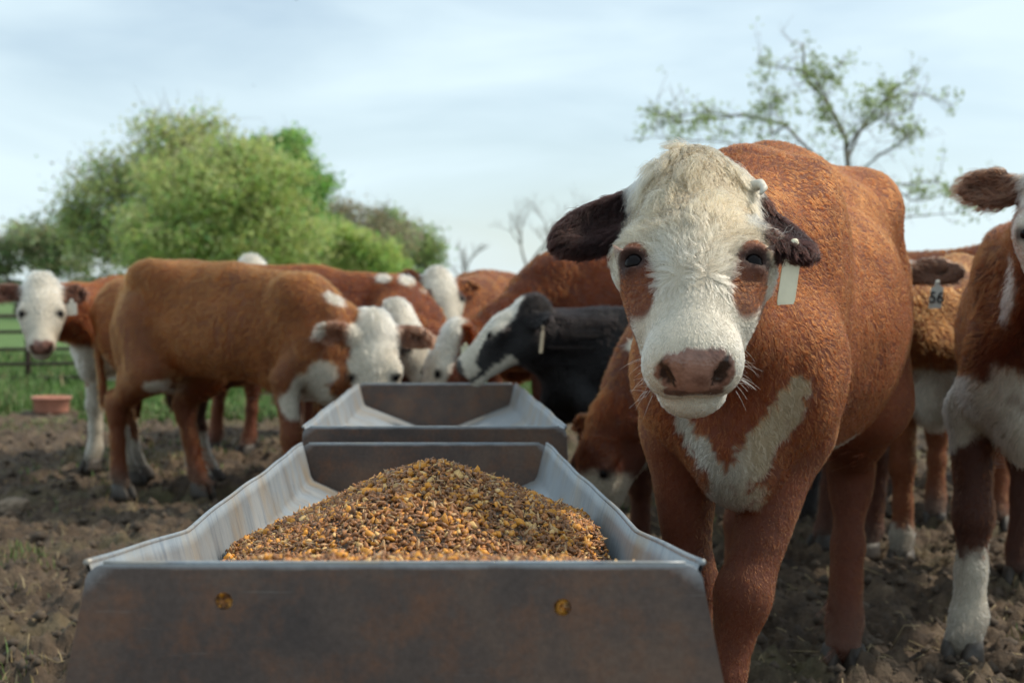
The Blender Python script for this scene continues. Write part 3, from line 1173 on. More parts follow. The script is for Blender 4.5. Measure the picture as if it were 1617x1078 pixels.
x_, y_ = x_[k_], y_[k_]
n_ = len(x_)
blades('grass', x_, y_, .06 + .16 * rng.random(n_) * smooth(-.3, .4, fbm(np.stack([x_, y_, y_ * 0], -1) * .7, 2, 58)), grass_cols(n_, .12), 'green grass edging the mud along the fence')

# ---------------------------------------------------------------- feed troughs
M_GALV, N, L, B = new_mat('galvanised_steel')
tc_ = N.new('ShaderNodeTexCoord')
mp_ = N.new('ShaderNodeMapping')
mp_.inputs['Scale'].default_value = (2.2, 3.4, 1.5)
L.new(tc_.outputs['Object'], mp_.inputs['Vector'])
n1_ = noise_node(N, L, 1.8, 6, .62, mp_.outputs['Vector'], .6)
n2_ = noise_node(N, L, 5, 5, .6, tc_.outputs['Object'])
n3_ = noise_node(N, L, 45, 4, .6, tc_.outputs['Object'])
c1_ = ramp(N, L, n1_.outputs['Fac'], [(.30, (.23, .255, .285)), (.46, (.29, .32, .345)), (.60, (.33, .355, .375)), (.74, (.40, .415, .42))])
st_ = ramp(N, L, n2_.outputs['Fac'], [(.48, (0, 0, 0)), (.70, (.75, .75, .75))])
L.new(mixc(N, L, st_.outputs['Color'], c1_.outputs['Color'], (.33, .25, .16)), B.inputs['Base Color'])
B.inputs['Metallic'].default_value = .35
mp2_ = N.new('ShaderNodeMapping')
mp2_.inputs['Scale'].default_value = (26, 42, 3.2)
mp2_.inputs['Rotation'].default_value = (R(14), 0, 0)
L.new(tc_.outputs['Object'], mp2_.inputs['Vector'])
n5_ = noise_node(N, L, 1.3, 5, .65, mp2_.outputs['Vector'], .5)
fs_ = ramp(N, L, n5_.outputs['Fac'], [(.30, (.55, .60, .68)), (.50, (1, 1, 1)), (.66, (1.02, 1, .94)), (.78, (1.25, 1.2, 1.1))])
old_ = B.inputs['Base Color'].links[0].from_socket
L.new(mixc(N, L, .8, old_, fs_.outputs['Color'], 'MULTIPLY'), B.inputs['Base Color'])
rr_ = N.new('ShaderNodeMapRange')
rr_.inputs['To Min'].default_value = .32
rr_.inputs['To Max'].default_value = .62
L.new(n1_.outputs['Fac'], rr_.inputs['Value'])
L.new(rr_.outputs['Result'], B.inputs['Roughness'])
bump(N, L, n3_.outputs['Fac'], .25, .003, B)

def plate_mat(hw_top=None, hw_bot=0, z_top=0, z_bot=0):
    """dark weathered sheet with rust bloom, upper and side edges coloured paler as wear and a painted edge highlight"""
    m, N, L, B = new_mat('weathered_steel_plate')
    tc = N.new('ShaderNodeTexCoord')
    ob = tc.outputs['Object']
    n1 = noise_node(N, L, 4.5, 7, .65, ob, .3)
    n2 = noise_node(N, L, 13, 8, .75, ob)
    mp = N.new('ShaderNodeMapping')
    mp.inputs['Scale'].default_value = (9, 9, 160)
    mp.inputs['Rotation'].default_value = (0, R(12), 0)
    L.new(ob, mp.inputs['Vector'])
    n4 = noise_node(N, L, 1.0, 3, .5, mp.outputs['Vector'])
    n3 = noise_node(N, L, 120, 4, .6, ob)
    c1 = ramp(N, L, n1.outputs['Fac'], [(.25, (.056, .047, .046)), (.5, (.112, .081, .068)), (.75, (.205, .128, .088))])
    st = ramp(N, L, n2.outputs['Fac'], [(.48, (0, 0, 0)), (.72, (.75, .75, .75))])
    c2 = mixc(N, L, st.outputs['Color'], c1.outputs['Color'], (.23, .098, .048))
    fine = ramp(N, L, n3.outputs['Fac'], [(.3, (.7, .7, .7)), (.7, (1.15, 1.15, 1.15))])
    c2 = mixc(N, L, .6, c2, fine.outputs['Color'], 'MULTIPLY')
    scr = ramp(N, L, n4.outputs['Fac'], [(.66, (0, 0, 0)), (.74, (.35, .35, .35))])
    c2 = mixc(N, L, scr.outputs['Color'], c2, (.24, .22, .20))

    def mth(op, a, b=None, c=None):
        n = N.new('ShaderNodeMath')
        n.operation = op
        for k, v in enumerate((a, b, c)):
            if v is None:
                continue
            if isinstance(v, (int, float)):
                n.inputs[k].default_value = v
            else:
                L.new(v, n.inputs[k])
        return n.outputs[0]
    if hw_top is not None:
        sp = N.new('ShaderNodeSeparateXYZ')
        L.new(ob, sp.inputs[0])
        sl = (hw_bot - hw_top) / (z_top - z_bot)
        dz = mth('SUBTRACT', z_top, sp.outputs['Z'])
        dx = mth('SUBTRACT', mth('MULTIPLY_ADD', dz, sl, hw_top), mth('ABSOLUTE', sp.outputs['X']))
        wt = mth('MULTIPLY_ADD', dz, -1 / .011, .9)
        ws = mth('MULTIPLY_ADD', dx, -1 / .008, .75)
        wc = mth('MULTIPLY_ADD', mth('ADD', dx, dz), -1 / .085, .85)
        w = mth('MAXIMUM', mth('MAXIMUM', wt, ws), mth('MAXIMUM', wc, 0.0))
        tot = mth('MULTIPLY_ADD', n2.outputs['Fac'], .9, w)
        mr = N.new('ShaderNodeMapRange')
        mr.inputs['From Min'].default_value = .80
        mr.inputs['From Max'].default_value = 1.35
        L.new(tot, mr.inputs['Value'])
        c2 = mixc(N, L, mr.outputs['Result'], c2, (.36, .38, .40))  # pale metal colour: worn edges, with the bright edge highlight painted in
    L.new(c2, B.inputs['Base Color'])
    B.inputs['Metallic'].default_value = .25
    B.inputs['Roughness'].default_value = .5
    B.inputs['Specular IOR Level'].default_value = .35
    bump(N, L, n3.outputs['Fac'], .22, .002, B)
    return m


M_PLATE = plate_mat()


def end_plate(name, parent, c, hw_top, hw_bot, z_top, z_bot, yaw, holes=()):
    """upright end sheet with rounded top corners, rolled top edge and round holes; c is the top centre"""
    th = .005
    r = .022
    out = [(-hw_bot, z_bot), (hw_bot, z_bot)]
    for k in range(7):
        a = k / 6 * math.pi / 2
        out.append((hw_top - r + r * math.cos(a), z_top - r + r * math.sin(a)))
    for k in range(7):
        a = math.pi / 2 + k / 6 * math.pi / 2
        out.append((-hw_top + r + r * math.cos(a), z_top - r + r * math.sin(a)))
    bm = bmesh.new()
    loops = []
    # dense outline so the worn, highlighted edge has points to sit on
    dense = []
    for i in range(len(out)):
        p0, p1 = np.array(out[i]), np.array(out[(i + 1) % len(out)])
        m = max(1, int(np.linalg.norm(p1 - p0) / .03))
        dense += [tuple(p0 + (p1 - p0) * t / m) for t in range(m)]
    ring = [bm.verts.new((x, 0, z)) for x, z in dense]
    ed = [bm.edges.new((ring[i], ring[(i + 1) % len(ring)])) for i in range(len(ring))]
    for (hx, hz, hr) in holes:
        rg = [bm.verts.new((hx + hr * math.cos(k / 20 * 2 * math.pi), 0, hz + hr * math.sin(k / 20 * 2 * math.pi))) for k in range(20)]
        ed += [bm.edges.new((rg[i], rg[(i + 1) % 20])) for i in range(20)]
    bmesh.ops.triangle_fill(bm, edges=ed, use_beauty=True)
    ex = bmesh.ops.extrude_face_region(bm, geom=list(bm.faces))
    bmesh.ops.translate(bm, vec=(0, th, 0), verts=[v for v in ex['geom'] if isinstance(v, bmesh.types.BMVert)])
    bmesh.ops.recalc_face_normals(bm, faces=bm.faces)
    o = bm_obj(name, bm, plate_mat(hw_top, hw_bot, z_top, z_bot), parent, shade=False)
    o.location = c
    o.rotation_euler = (0, 0, yaw)
    # rolled bright top lip
    g = Geo()
    xs = np.linspace(-hw_top + .020, hw_top - .020, 24)
    g.tube(np.stack([xs, xs * 0 + th / 2, xs * 0 + z_top + .001], -1), np.full(24, .0026), 8)
    lip = g.build('top_edge', M_GALV, o)
    return o


def make_trough(label, stations, holes, hw_bot_front, depth, group):
    """stations: (centre x, y, rim z, half width) from the near end to the far end"""
    x0, y0, z0, _ = stations[0]
    x1, y1, z1, _ = stations[-1]
    yaw = 0.0
    root = empty('feed_trough', (x0, y0, 0.0), 0)
    tag(root, label, 'feed trough', group)
    prof = lambda hw, z: [(-hw, z), (-hw + .006, z - .02), (-hw + .022, z - .085), (-hw + .030, z - .098), (-.07, z - depth), (.07, z - depth), (hw - .030, z - .098), (hw - .022, z - .085), (hw - .006, z - .02), (hw, z)]
    ys = np.linspace(y0 + .006, y1 - .001, 90)
    st = np.array(stations)
    V = []
    for y in ys:
        cx, rz, hw = np.interp(y, st[:, 1], st[:, 0]), np.interp(y, st[:, 1], st[:, 2]), np.interp(y, st[:, 1], st[:, 3])
        wv = .0022 * math.sin(y * 5.3) + .0012 * math.sin(y * 13.1 + 1)
        V.append([(cx + p[0] * (1 + (wv if abs(p[0]) > .25 else 0)) - x0, y - y0, p[1] + (wv * .6 if abs(p[0]) > .25 else 0)) for p in prof(hw - .004, rz)])
    V = np.array(V)
    m, n = V.shape[:2]
    off = V.copy()
    dirs = np.array([[-1, 0, -.2], [-1, 0, -.2], [-.9, 0, -.5], [-.6, 0, -.8], [-.3, 0, -1], [.3, 0, -1], [.6, 0, -.8], [.9, 0, -.5], [1, 0, -.2], [1, 0, -.2]])
    off += dirs[None] * .004
    A = np.concatenate([V.reshape(-1, 3), off.reshape(-1, 3)])
    i = np.arange(m - 1)[:, None] * n
    j = np.arange(n - 1)[None, :]
    q = np.stack([i + j, i + j + 1, i + n + j + 1, i + n + j], -1).reshape(-1, 4)
    q2 = q[:, ::-1] + m * n
    bd = []
    for k in range(m - 1):
        for jj in (0, n - 1):
            a, b = k * n + jj, (k + 1) * n + jj
            bd.append([a, b, b + m * n, a + m * n] if jj == 0 else [b, a, a + m * n, b + m * n])
    mesh_np('basin', A, np.concatenate([q, q2, np.array(bd)]), None, M_GALV, root, None, False)
    for jj, sgn in ((0, -1), (n - 1, 1)):
        g = Geo()
        g.tube(V[:, jj] + np.array([sgn * .003, 0, .001]), np.full(m, .0038), 8)
        g.build('rim', M_GALV, root)
    hwf, hwb = stations[0][3], stations[-1][3]
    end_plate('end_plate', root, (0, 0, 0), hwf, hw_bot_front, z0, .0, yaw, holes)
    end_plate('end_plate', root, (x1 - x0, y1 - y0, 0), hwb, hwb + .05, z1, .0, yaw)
    # two skids tying the ends together near the ground
    for sgn in (1, -1):
        g = Geo()
        p0 = np.array([sgn * (hwf - .04), .01, .05])
        p1 = np.array([x1 - x0 + sgn * (hwb - .04), y1 - y0 - .005, .05])
        g.tube([p0, (p0 + p1) / 2, p1], [.022, .022, .022], 8)
        g.build('skid_pipe', M_PLATE, root)
    return root


D1, DK, D1B, D2, D2B = 1.62, 2.21, 4.07, 4.20, 6.95


def station(pl, pr, d):
    a, b = at(*pl, d), at(*pr, d)
    return ((a[0] + b[0]) / 2, d, (a[2] + b[2]) / 2, (b[0] - a[0]) / 2)


T1 = [station((130, 886), (1113, 899), D1), station((292, 826), (1008, 852), DK), station((475, 697), (864, 705), D1B)]
T2 = [station((477, 676), (895, 673), D2), station((565, 606), (815, 606), D2B)]
c1 = T1[0]
hl1, hl2 = at(351, 951, D1), at(889, 961, D1)
HOLES = [(hl1[0] - c1[0], hl1[2], .0095), (hl2[0] - c1[0], hl2[2], .0095)]
make_trough('nearest steel feed trough holding a heap of cracked corn feed', T1, HOLES, .475, .20, 'steel feed troughs in line')
make_trough('empty steel feed trough behind the one heaped with feed', T2, (), .40, .20, 'steel feed troughs in line')


# ---------------------------------------------------------------- feed
def feed_height(x, y):
    st = np.array(T1)
    cx = np.interp(y, st[:, 1], st[:, 0])
    lx = x - cx
    pk = at(672, 732, 2.42)
    r = np.sqrt(((x - pk[0] - .012) / .96) ** 2 + ((y - pk[1]) / 1.7) ** 2)
    cone = pk[2] - .46 * (np.sqrt(r ** 2 + .03 ** 2) - .03) + .03 * np.exp(-(r / .12) ** 2) * 0
    toe = .700 - .030 * smooth(.16, .34, np.abs(lx - .030)) - .30 * np.maximum(0, y - 1.72)
    k = .03
    h = np.maximum(k - np.abs(cone - toe), 0) / k
    z = np.maximum(cone, toe) + h * h * k * .25
    return z + .008 * fbm(np.stack([x, y, x * 0], -1) * 9, 3, 71)


def basin_floor(x, y):
    st = np.array(T1)
    cx, rz, hw = (np.interp(y, st[:, 1], st[:, k]) for k in (0, 2, 3))
    a = np.abs(x - cx)
    z = rz - .098 - .102 * np.clip((hw - .034 - a) / (hw - .034 - .07), 0, 1)
    return np.where(a > hw - .034, rz - .098 + (a - hw + .034) * 3.5, z)


M_FEED, N, L, B = new_mat('feed_grain')
a_ = N.new('ShaderNodeAttribute')
a_.attribute_name = 'coat'
tc_ = N.new('ShaderNodeTexCoord')
n_ = noise_node(N, L, 420, 3, .6, tc_.outputs['Object'])
L.new(mixc(N, L, .7, a_.outputs['Color'], ramp(N, L, n_.outputs['Fac'], [(.3, (.55, .5, .45)), (.65, (1.05, 1.05, 1.05))]).outputs['Color'], 'MULTIPLY'), B.inputs['Base Color'])
B.inputs['Roughness'].default_value = .48
bump(N, L, n_.outputs['Fac'], .4, .0015, B)


def make_feed():
    g = Geo()
    xs = np.linspace(-.52, .30, 170)
    ys = np.linspace(D1 + .0075, 3.35, 300)
    X, Y = np.meshgrid(xs, ys)
    x, y = X.ravel(), Y.ravel()
    z, fl = feed_height(x, y), basin_floor(x, y)
    z = np.where(z > fl + .002, z, fl - .03)
    st = np.array(T1)
    inside = np.abs(x - np.interp(y, st[:, 1], st[:, 0])) < np.interp(y, st[:, 1], st[:, 3]) - .045
    V = np.stack([x, y, z], -1)
    n = len(xs)
    i = np.arange(len(ys) - 1)[:, None] * n
    j = np.arange(n - 1)[None, :]
    q = np.stack([i + j, i + j + 1, i + n + j + 1, i + n + j], -1).reshape(-1, 4)
    ok = (inside & (z > fl))[q].any(1) & inside[q].all(1)
    g.add(V, q[ok], None, np.array([.06, .036, .018]))
    # grain: flattened kernels, cracked pieces, pellets
    n = 44000
    kx = -.50 + .78 * rng.random(n)
    ky = D1 + .012 + 1.55 * rng.random(n) ** 1.25
    kz = feed_height(kx, ky)
    fl = basin_floor(kx, ky)
    inside = np.abs(kx - np.interp(ky, st[:, 1], st[:, 0])) < np.interp(ky, st[:, 1], st[:, 3]) - .036
    keep = (kz > fl + .001) & inside
    # stray grains on the bare metal around the heap
    stray = (~keep) & inside & (kz > fl - .09) & (rng.random(n) < .16)
    kz = np.where(stray, fl + .003, kz)
    keep |= stray
    kx, ky, kz = kx[keep], ky[keep], kz[keep]
    # grain pressed against the near end so that it fills the two holes
    m = 260
    hx = np.concatenate([c1[0] + HOLES[0][0] + .026 * (rng.random(m) - .5), c1[0] + HOLES[1][0] + .026 * (rng.random(m) - .5)])
    hz = np.concatenate([HOLES[0][1] + .026 * (rng.random(m) - .5), HOLES[1][1] + .026 * (rng.random(m) - .5)])
    kx = np.concatenate([kx, hx])
    ky = np.concatenate([ky, np.full(2 * m, D1 + .0125) + .004 * rng.random(2 * m)])
    kz = np.concatenate([kz, hz])
    n = len(kx)
    ico = bmesh.new()
    bmesh.ops.create_icosphere(ico, subdivisions=1, radius=1)
    ico.verts.index_update()
    bv = np.array([v.co[:] for v in ico.verts])
    bt = np.array([[v.index for v in f.verts] for f in ico.faces])
    ico.free()
    kind = rng.random(n)
    pal = [(np.array([.74, .32, .040]), .070, (.0066, .0048, .0024)),     # whole yellow kernel
           (np.array([.80, .50, .19]), .075, (.0056, .0036, .0011)),
           (np.array([.62, .38, .18]), .06, (.0092, .0022, .0009)),      # pale cracked flake
           (np.array([.50, .210, .066]), .27, (.0048, .0030, .0016)),     # brown cracked grain
           (np.array([.30, .132, .050]), .33, (.0056, .0022, .0018)),     # dark pellet
           (np.array([.20, .100, .046]), .21, (.0038, .0026, .0016))]     # crumb
    acc = 0
    V = np.zeros((n, 12, 3))
    C = np.zeros((n, 12, 3))
    q4 = rng.standard_normal((n, 4)) * np.array([1, .5, .5, 1])
    q4 /= np.linalg.norm(q4, axis=1, keepdims=True)
    w, xq, yq, zq = q4.T
    Rm = np.stack([np.stack([1 - 2 * (yq ** 2 + zq ** 2), 2 * (xq * yq - w * zq), 2 * (xq * zq + w * yq)], -1),
                   np.stack([2 * (xq * yq + w * zq), 1 - 2 * (xq ** 2 + zq ** 2), 2 * (yq * zq - w * xq)], -1),
                   np.stack([2 * (xq * zq - w * yq), 2 * (yq * zq + w * xq), 1 - 2 * (xq ** 2 + yq ** 2)], -1)], 1)
    sc = np.zeros((n, 3))
    cc = np.zeros((n, 3))
    for colr, fr, r in pal:
        m = (kind >= acc) & (kind < acc + fr)
        sc[m], cc[m] = r, colr
        acc += fr
    m = kind >= acc
    sc[m], cc[m] = pal[3][2], pal[3][0]
    sc *= 1.18 * (.65 + .75 * rng.random((n, 1)) ** 1.5) * (.8 + .4 * rng.random((n, 3)))
    cc *= .72 + .55 * rng.random((n, 1))
    shp = bv[None] * (.60 + .75 * rng.random((n, 12, 1)))
    V = np.einsum('nij,nkj->nki', Rm, shp * sc[:, None, :])
    V += np.stack([kx, ky, kz + .007 * (rng.random(n) - .15) * (ky > D1 + .018)], -1)[:, None, :]
    T = bt[None] + (np.arange(n) * 12)[:, None, None]
    g.add(V.reshape(-1, 3), None, T.reshape(-1, 3), np.repeat(cc, 12, 0))
    o = g.build('feed_heap', M_FEED, None, shade=False)
    tag(o, 'heap of cracked yellow corn and brown pellets in the trough', 'animal feed', None, 'stuff')


make_feed()

# ---------------------------------------------------------------- the herd
HD = -96.5     # heading from the near cow towards the viewer
cows = {}


def cow(name, **c):
    c['seed'] = c.get('seed', len(cows) * 3.7 + 1.3)
    cows[name] = make_cow(c)
    return cows[name]


BO = np.array([.60, 3.53])
s0 = 1.09


def face_hero(col, u, v, q, head, n1, n2):
    k = (smooth(.34, .42, u + .1 * n1) * head * (col[:, 0] > .4))[:, None] * .35
    col = col * (1 - k) + np.array([.62, .53, .39]) * k
    # yellowish tint on forehead
    k = (smooth(.36, .16, u + .04 * n1) * head * (col[:, 0] > .4))[:, None] * .9
    return col * (1 - k) + np.array([.315, .228, .132]) * (1 + .2 * n2 + .12 * n1)[:, None] * k


hero = cow('near', pos=(BO[0], BO[1]), heading=R(-105), scale=s0, res=.0145, fine=.0068,
           fine_box=[(.82, 1.28), (-.32, .30), (.66, 1.22)], base=RED, base2=RED_DARK, base2_amt=.45, width=1.07, belly=.0,
           poll=at(1094, 262, 2.46), head_heading=R(HD), head_pitch=R(42), head_size=.95,
           eye_patch=(np.array([.150, .038, .013]), (.256, .088, .064, .027, .20)),
           brisket=False, body_white=.62, stripes=[((-.115, .76), (-.02, .61), .017, .45), ((.100, .755), (.010, .61), .020, .45), ((-.012, .580), (.012, .580), .030, .45)],
           belly_z=.622, stripe_tan=True, mud=.35, ear_col=EARDARK, ear_edge=(.215, 1), face_fn=face_hero,
           ears={'r': ((.000, -.080, -.085), (.090, -.228, -.095), (.30, -.15, .93), .053), 'l': ((.010, .088, -.085), (.190, .168, -.035), (.10, .50, .90), .058)},
           legs={'fl': [(.51, .085, .68), (.60, .01, .40), (.64, -.045, .13), (.69, -.055, .035)],
                 'fr': [(.50, -.115, .68), (.49, -.10, .40), (.43, -.09, .12), (.46, -.09, .035)],
                 'hl': [(-.46, .17, .68), (-.66, .14, .48), (-.57, .13, .12), (-.53, .13, .035)],
                 'hr': [(-.56, -.17, .68), (-.86, -.16, .50), (-.84, -.16, .12), (-.80, -.16, .035)]},
           leg_r=.92, neck_w=1.08, hairs=480000, hair_pts=6, lift=.42, curl_f=42, tone_v=.22, hair_len=.0120, head_hair=.034, ear_hair=.024, head_dens=5.5, hair_r=.00040,
           lock=.0100, clump=.66, curl=.9, lock_head=.0085, crimp=.16, whiskers=True, white_len=1.8, nose=np.array([.36, .185, .13]),
           label='red white-faced cow with brown eye patches facing the camera beside the heaped trough')
# curled horn buds beside the poll
for sd in (1,):
    P_ = [hero['hw'](.034, .076 * sd, -.040), hero['hw'](.024, .098 * sd, -.028), hero['hw'](.032, .112 * sd, -.016), hero['hw'](.050, .117 * sd, -.010), hero['hw'](.066, .111 * sd, -.010)]
    g_ = Geo()
    g_.tube(P_, np.array([.012, .0105, .0085, .006, .0025]), 10)
    g_.build('horn', M_HORN, hero['root'])
tw = lambda c, p: (c['W2L'] @ (np.asarray(p) - np.array(c['root'].location)))
d_tag = 2.40
ear_tag(hero['root'], ear_point(hero, 'l', .80) + hero['W2L'] @ np.array([.004, -.034, .042]), hero['W2L'] @ np.array([.97, .22, .05]), hero['W2L'] @ np.array([-.13, .0, -.99]), hero['W2L'] @ np.array([.2, -.98, 0]),   .029, .098, M_TAG_CREAM)

# cow cut by the right frame edge
cow('edge', pos=(1.625, 4.60), heading=R(-114), scale=1.02, base=RED * .46, base2=RED_DARK * .8, res=.018,
    poll=at(1684, 258, 3.62), head_heading=R(-108), head_pitch=R(45), head_size=.98,
    brisket=True, brisket_z=.72, belly_z=.62, patches=[(.61, -.16, .70, .14, .16, .085), (.66, .0, .78, .08, .10, .12), (.86, -.08, 1.0, .12, .06, .17), (.50, -.22, .63, .10, .12, .07)], leg_white={'fr': .29, 'fl': .30}, mud=.55, ear_col=np.array([.11, .045, .024]),
    ears={'r': ((.0, -.082, -.085), (-.035, -.255, -.10), (.35, -.1, .93), .058)},
    legs={'fr': [(.50, -.16, .68), (.52, -.15, .40), (.52, -.16, .12), (.57, -.17, .035)]},
    hairs=130000, hair_pts=5, hair_len=.026, head_hair=.022, hair_r=.0007, lock=.016, clump=.6, white_len=1.6,
    label='dark red and white cow cut off by the right edge, one white foreleg forward')

# behind it
oc = cow('orange', pos=(1.75, 6.05), heading=R(-112), scale=.94, base=TAN * 1.15, base2=RED * .9, base2_amt=.5,
         poll=at(1378, 398, 5.15), head_heading=R(-108), head_pitch=R(50), brisket=True, brisket_z=.80, belly_z=.62,
         leg_white={'fr': .17, 'fl': .2}, ear_col=np.array([.14, .06, .035]),
         ears={'l': ((.01, .085, -.085), (.03, .29, -.07), (.5, .3, .8), .056)},
         hairs=70000, hair_len=.018, hair_r=.0011, lock=.014, tone_v=.2, clump=.4,
         label='orange red cow with numbered ear tag standing behind the near cow on the right')
ear_tag(oc['root'], ear_point(oc, 'l', .55) + oc['W2L'] @ np.array([0, -.04, 0]), oc['W2L'] @ np.array([1, .1, .05]), oc['W2L'] @ np.array([-.10, 0, -.99]), oc['W2L'] @ np.array([.1, -1, 0]), .044, .092, M_TAG_WHITE, '56')
cow('far_red', pos=(2.25, 7.25), heading=R(172), scale=1.02, base=RED * .75, base2=RED_DARK, brisket=False, belly_z=.5,
    poll=(1.10, 7.45, 1.02), head_heading=R(175), head_pitch=R(55), hairs=35000, hair_len=.026, hair_r=.0014, lock=.028,
    label='dark red cow whose back shows above the orange cow with the ear tag')
cow('black_far', pos=(2.05, 8.1), heading=R(185), scale=.88, base=BLACK, brisket=False, mud=.3, ear_col=BLACK,
    poll=(1.15, 8.1, .95), head_heading=R(185), head_pitch=R(60), hairs=25000, hair_len=.024, hair_r=.0015, lock=.03,
    label='black cow seen only by its legs behind the near cow')

# left group
cow('left_brown', pos=(-1.33, 7.53, -.03), heading=R(-38), scale=.965, lean=.07, hip=.045, leg_r=.95, base=TAN * .80, base2=RED * .62, base2_amt=.75, width=.84,
    poll=at(589, 512, 7.17), head_heading=R(-85), head_pitch=R(73), head_size=1.10, face_edge=-.12, neck_white=False,
    ears={'r': ((.05, -.085, .005), (.055, -.235, .125), (.45, -.35, .80), .058)},
    ear_col=np.array([.20, .085, .05]), ear_edge=(.19, -1),
    brisket=True, brisket_z=.60, belly_z=.585, patches=[(.66, .04, 1.12, .055, .12, .09), (.78, .05, 1.08, .05, .10, .07), (.60, -.10, .62, .09, .12, .09), (.53, -.14, .55, .07, .10, .08), (.66, -.06, .72, .06, .1, .07), (-.40, -.17, .60, .12, .14, .045)],
    legs={'hr': [(-.54, -.16, .68), (-.84, -.15, .48), (-.82, -.15, .12), (-.79, -.15, .035)],
          'hl': [(-.46, .16, .68), (-.64, .15, .48), (-.54, .15, .12), (-.50, .15, .035)],
          'fr': [(.47, -.15, .68), (.50, -.14, .40), (.52, -.14, .12), (.56, -.14, .035)]},
    hairs=110000, hair_pts=4, hair_len=.024, hair_r=.0011, lock=.022, head_hair=.026, mud=.8,
    label='tan brown cow left of the troughs with white patches on its neck, head down')
cow('left_tan', pos=(-1.47, 8.45), heading=R(4), lean=.05, width=.88, scale=.905, base=TAN * 1.0, base2=RED * .7, base2_amt=.6,
    poll=(-.75, 8.75, .98), head_heading=R(15), head_pitch=R(55), leg_white={'hr': .34, 'hl': .25}, brisket=True, belly_z=.5,
    hairs=40000, hair_len=.026, hair_r=.0014, lock=.028,
    label='tan cow behind the large brown cow on the left, only rump and hind legs visible')
lc = cow('far_left', pos=(-2.12, 9.25), heading=R(-118), lean=.05, width=.88, scale=.94, base=RED * .95, base2=RED * .7,
         poll=at(66, 440, 8.25), head_heading=R(-74), head_pitch=R(48), head_size=1.02,
         ears={'r': ((.02, -.085, -.085), (.02, -.25, -.085), (.5, -.1, .85), .058), 'l': ((.02, .085, -.085), (.04, .24, -.085), (.5, .1, .85), .058)},
         brisket=True, brisket_z=.78, belly_z=.62, leg_white={'fl': .62, 'fr': .55}, cream=.97, patches=[(-.1, 0, 1.24, .16, .2, .035), (.3, 0, 1.24, .09, .2, .035)],
         ear_col=np.array([.10, .035, .02]), hairs=60000, hair_len=.024, hair_r=.0012, lock=.024, head_hair=.024,
         label='red cow with clean white face and pink nose watching from far left')
ear_tag(lc['root'], ear_point(lc, 'l', .5) + lc['W2L'] @ np.array([0, -.04, 0]), lc['W2L'] @ np.array([1, 0, .1]), lc['W2L'] @ np.array([.05, 0, -1]), lc['W2L'] @ np.array([0, -1, 0]), .055, .085, M_TAG_WHITE)
cow('white_poll', pos=(-1.30, 10.6), heading=R(-80), scale=.96, base=RED * .8, poll=at(402, 408, 9.5), head_heading=R(-55), head_pitch=R(38), head_size=1.02,
    face_edge=-.25, ear_col=CREAM * .7, ears={'r': ((.05, -.07, -.12), (.12, -.13, -.19), (.3, 0, .9), .03), 'l': ((.05, .07, -.12), (.12, .13, -.19), (.3, 0, .9), .03)},
    hairs=30000, hair_len=.024, hair_r=.0015, lock=.03, label='cow hidden behind the large brown cow with only its white crown showing')
cow('spotted', pos=(-1.03, 8.30), heading=R(2), lean=.05, width=.88, scale=.945, base=RED * .80, base2=RED_DARK * .55, base2_amt=.95, brisket=False,
    poll=at(640, 486, 7.85), head_heading=R(-35), head_pitch=R(60), face_edge=-.10, leg_white={'hl': .28, 'hr': .2},
    patches=[(.50, -.10, 1.17, .06, .12, .05), (.36, -.12, 1.18, .05, .10, .04), (.60, -.1, 1.12, .05, .1, .05)], eye_patch=(EARDARK, (.19, .10, .06, .04, 0)),
    ear_col=RED * .7, hairs=60000, hair_len=.025, hair_r=.0013, lock=.026, mud=.35,
    label='brown cow with roan shoulder feeding behind the brown cow with neck patches')
cow('peeking', pos=(-.20, 10.0), heading=R(-95), scale=.95, base=RED * .85, poll=at(694, 428, 9.0), head_heading=R(-72), head_pitch=R(42), head_size=.98,
    ears={'r': ((.02, -.085, -.085), (-.05, -.22, -.06), (.45, -.3, .8), .058)}, ear_col=RED * .6, eye_patch=(RED_DARK, (.18, .105, .05, .03, 0)),
    hairs=35000, hair_len=.024, hair_r=.0015, lock=.028, label='white-faced cow looking over the backs from behind the troughs, brown ear raised')
mc = cow('mid_brown', pos=(.66, 7.75), heading=R(172), scale=1.04, base=RED * .66, base2=RED_DARK, base2_amt=.7, brisket=False,
         poll=at(706, 520, 7.45), head_heading=R(205), head_pitch=R(62), ear_col=RED * .8, face_edge=-.06,
         ears={'l': ((.05, .088, -.085), (-.04, .17, -.02), (.2, .6, .6), .045)},
         hairs=90000, hair_len=.028, hair_r=.0012, lock=.024,
         label='dark brown cow behind the black cow, neck lowered towards the trough')
ear_tag(mc['root'], ear_point(mc, 'l', .5) + mc['W2L'] @ np.array([0, -.04, 0]), mc['W2L'] @ np.array([1, 0, 0]), mc['W2L'] @ np.array([0, 0, -1]), mc['W2L'] @ np.array([0, -1, 0]), .045, .05, M_TAG_YEL)


def face_black(col, u, v, q, head, n1, n2):
    m = head & ((q > -.032 + .25 * np.maximum(0, .12 - u) + .012 * n1 - .55 * np.maximum(0, u - .27)) | (u > .36 + .02 * n1) & (q > -.13))
    m |= head & (u > .20) & (q < -.150)
    k = np.where(m & (col[:, 0] < .5), 1.0, 0.0)[:, None]
    col = col * (1 - k) + CREAM * .88 * k
    return col


def face_down(col, u, v, q, head, n1, n2):
    k = (smooth(.20, .24, u + .04 * n1 + .02 * n2 - .25 * (q + .1)) * head)[:, None]
    return col * (1 - k) + CREAM * .85 * k


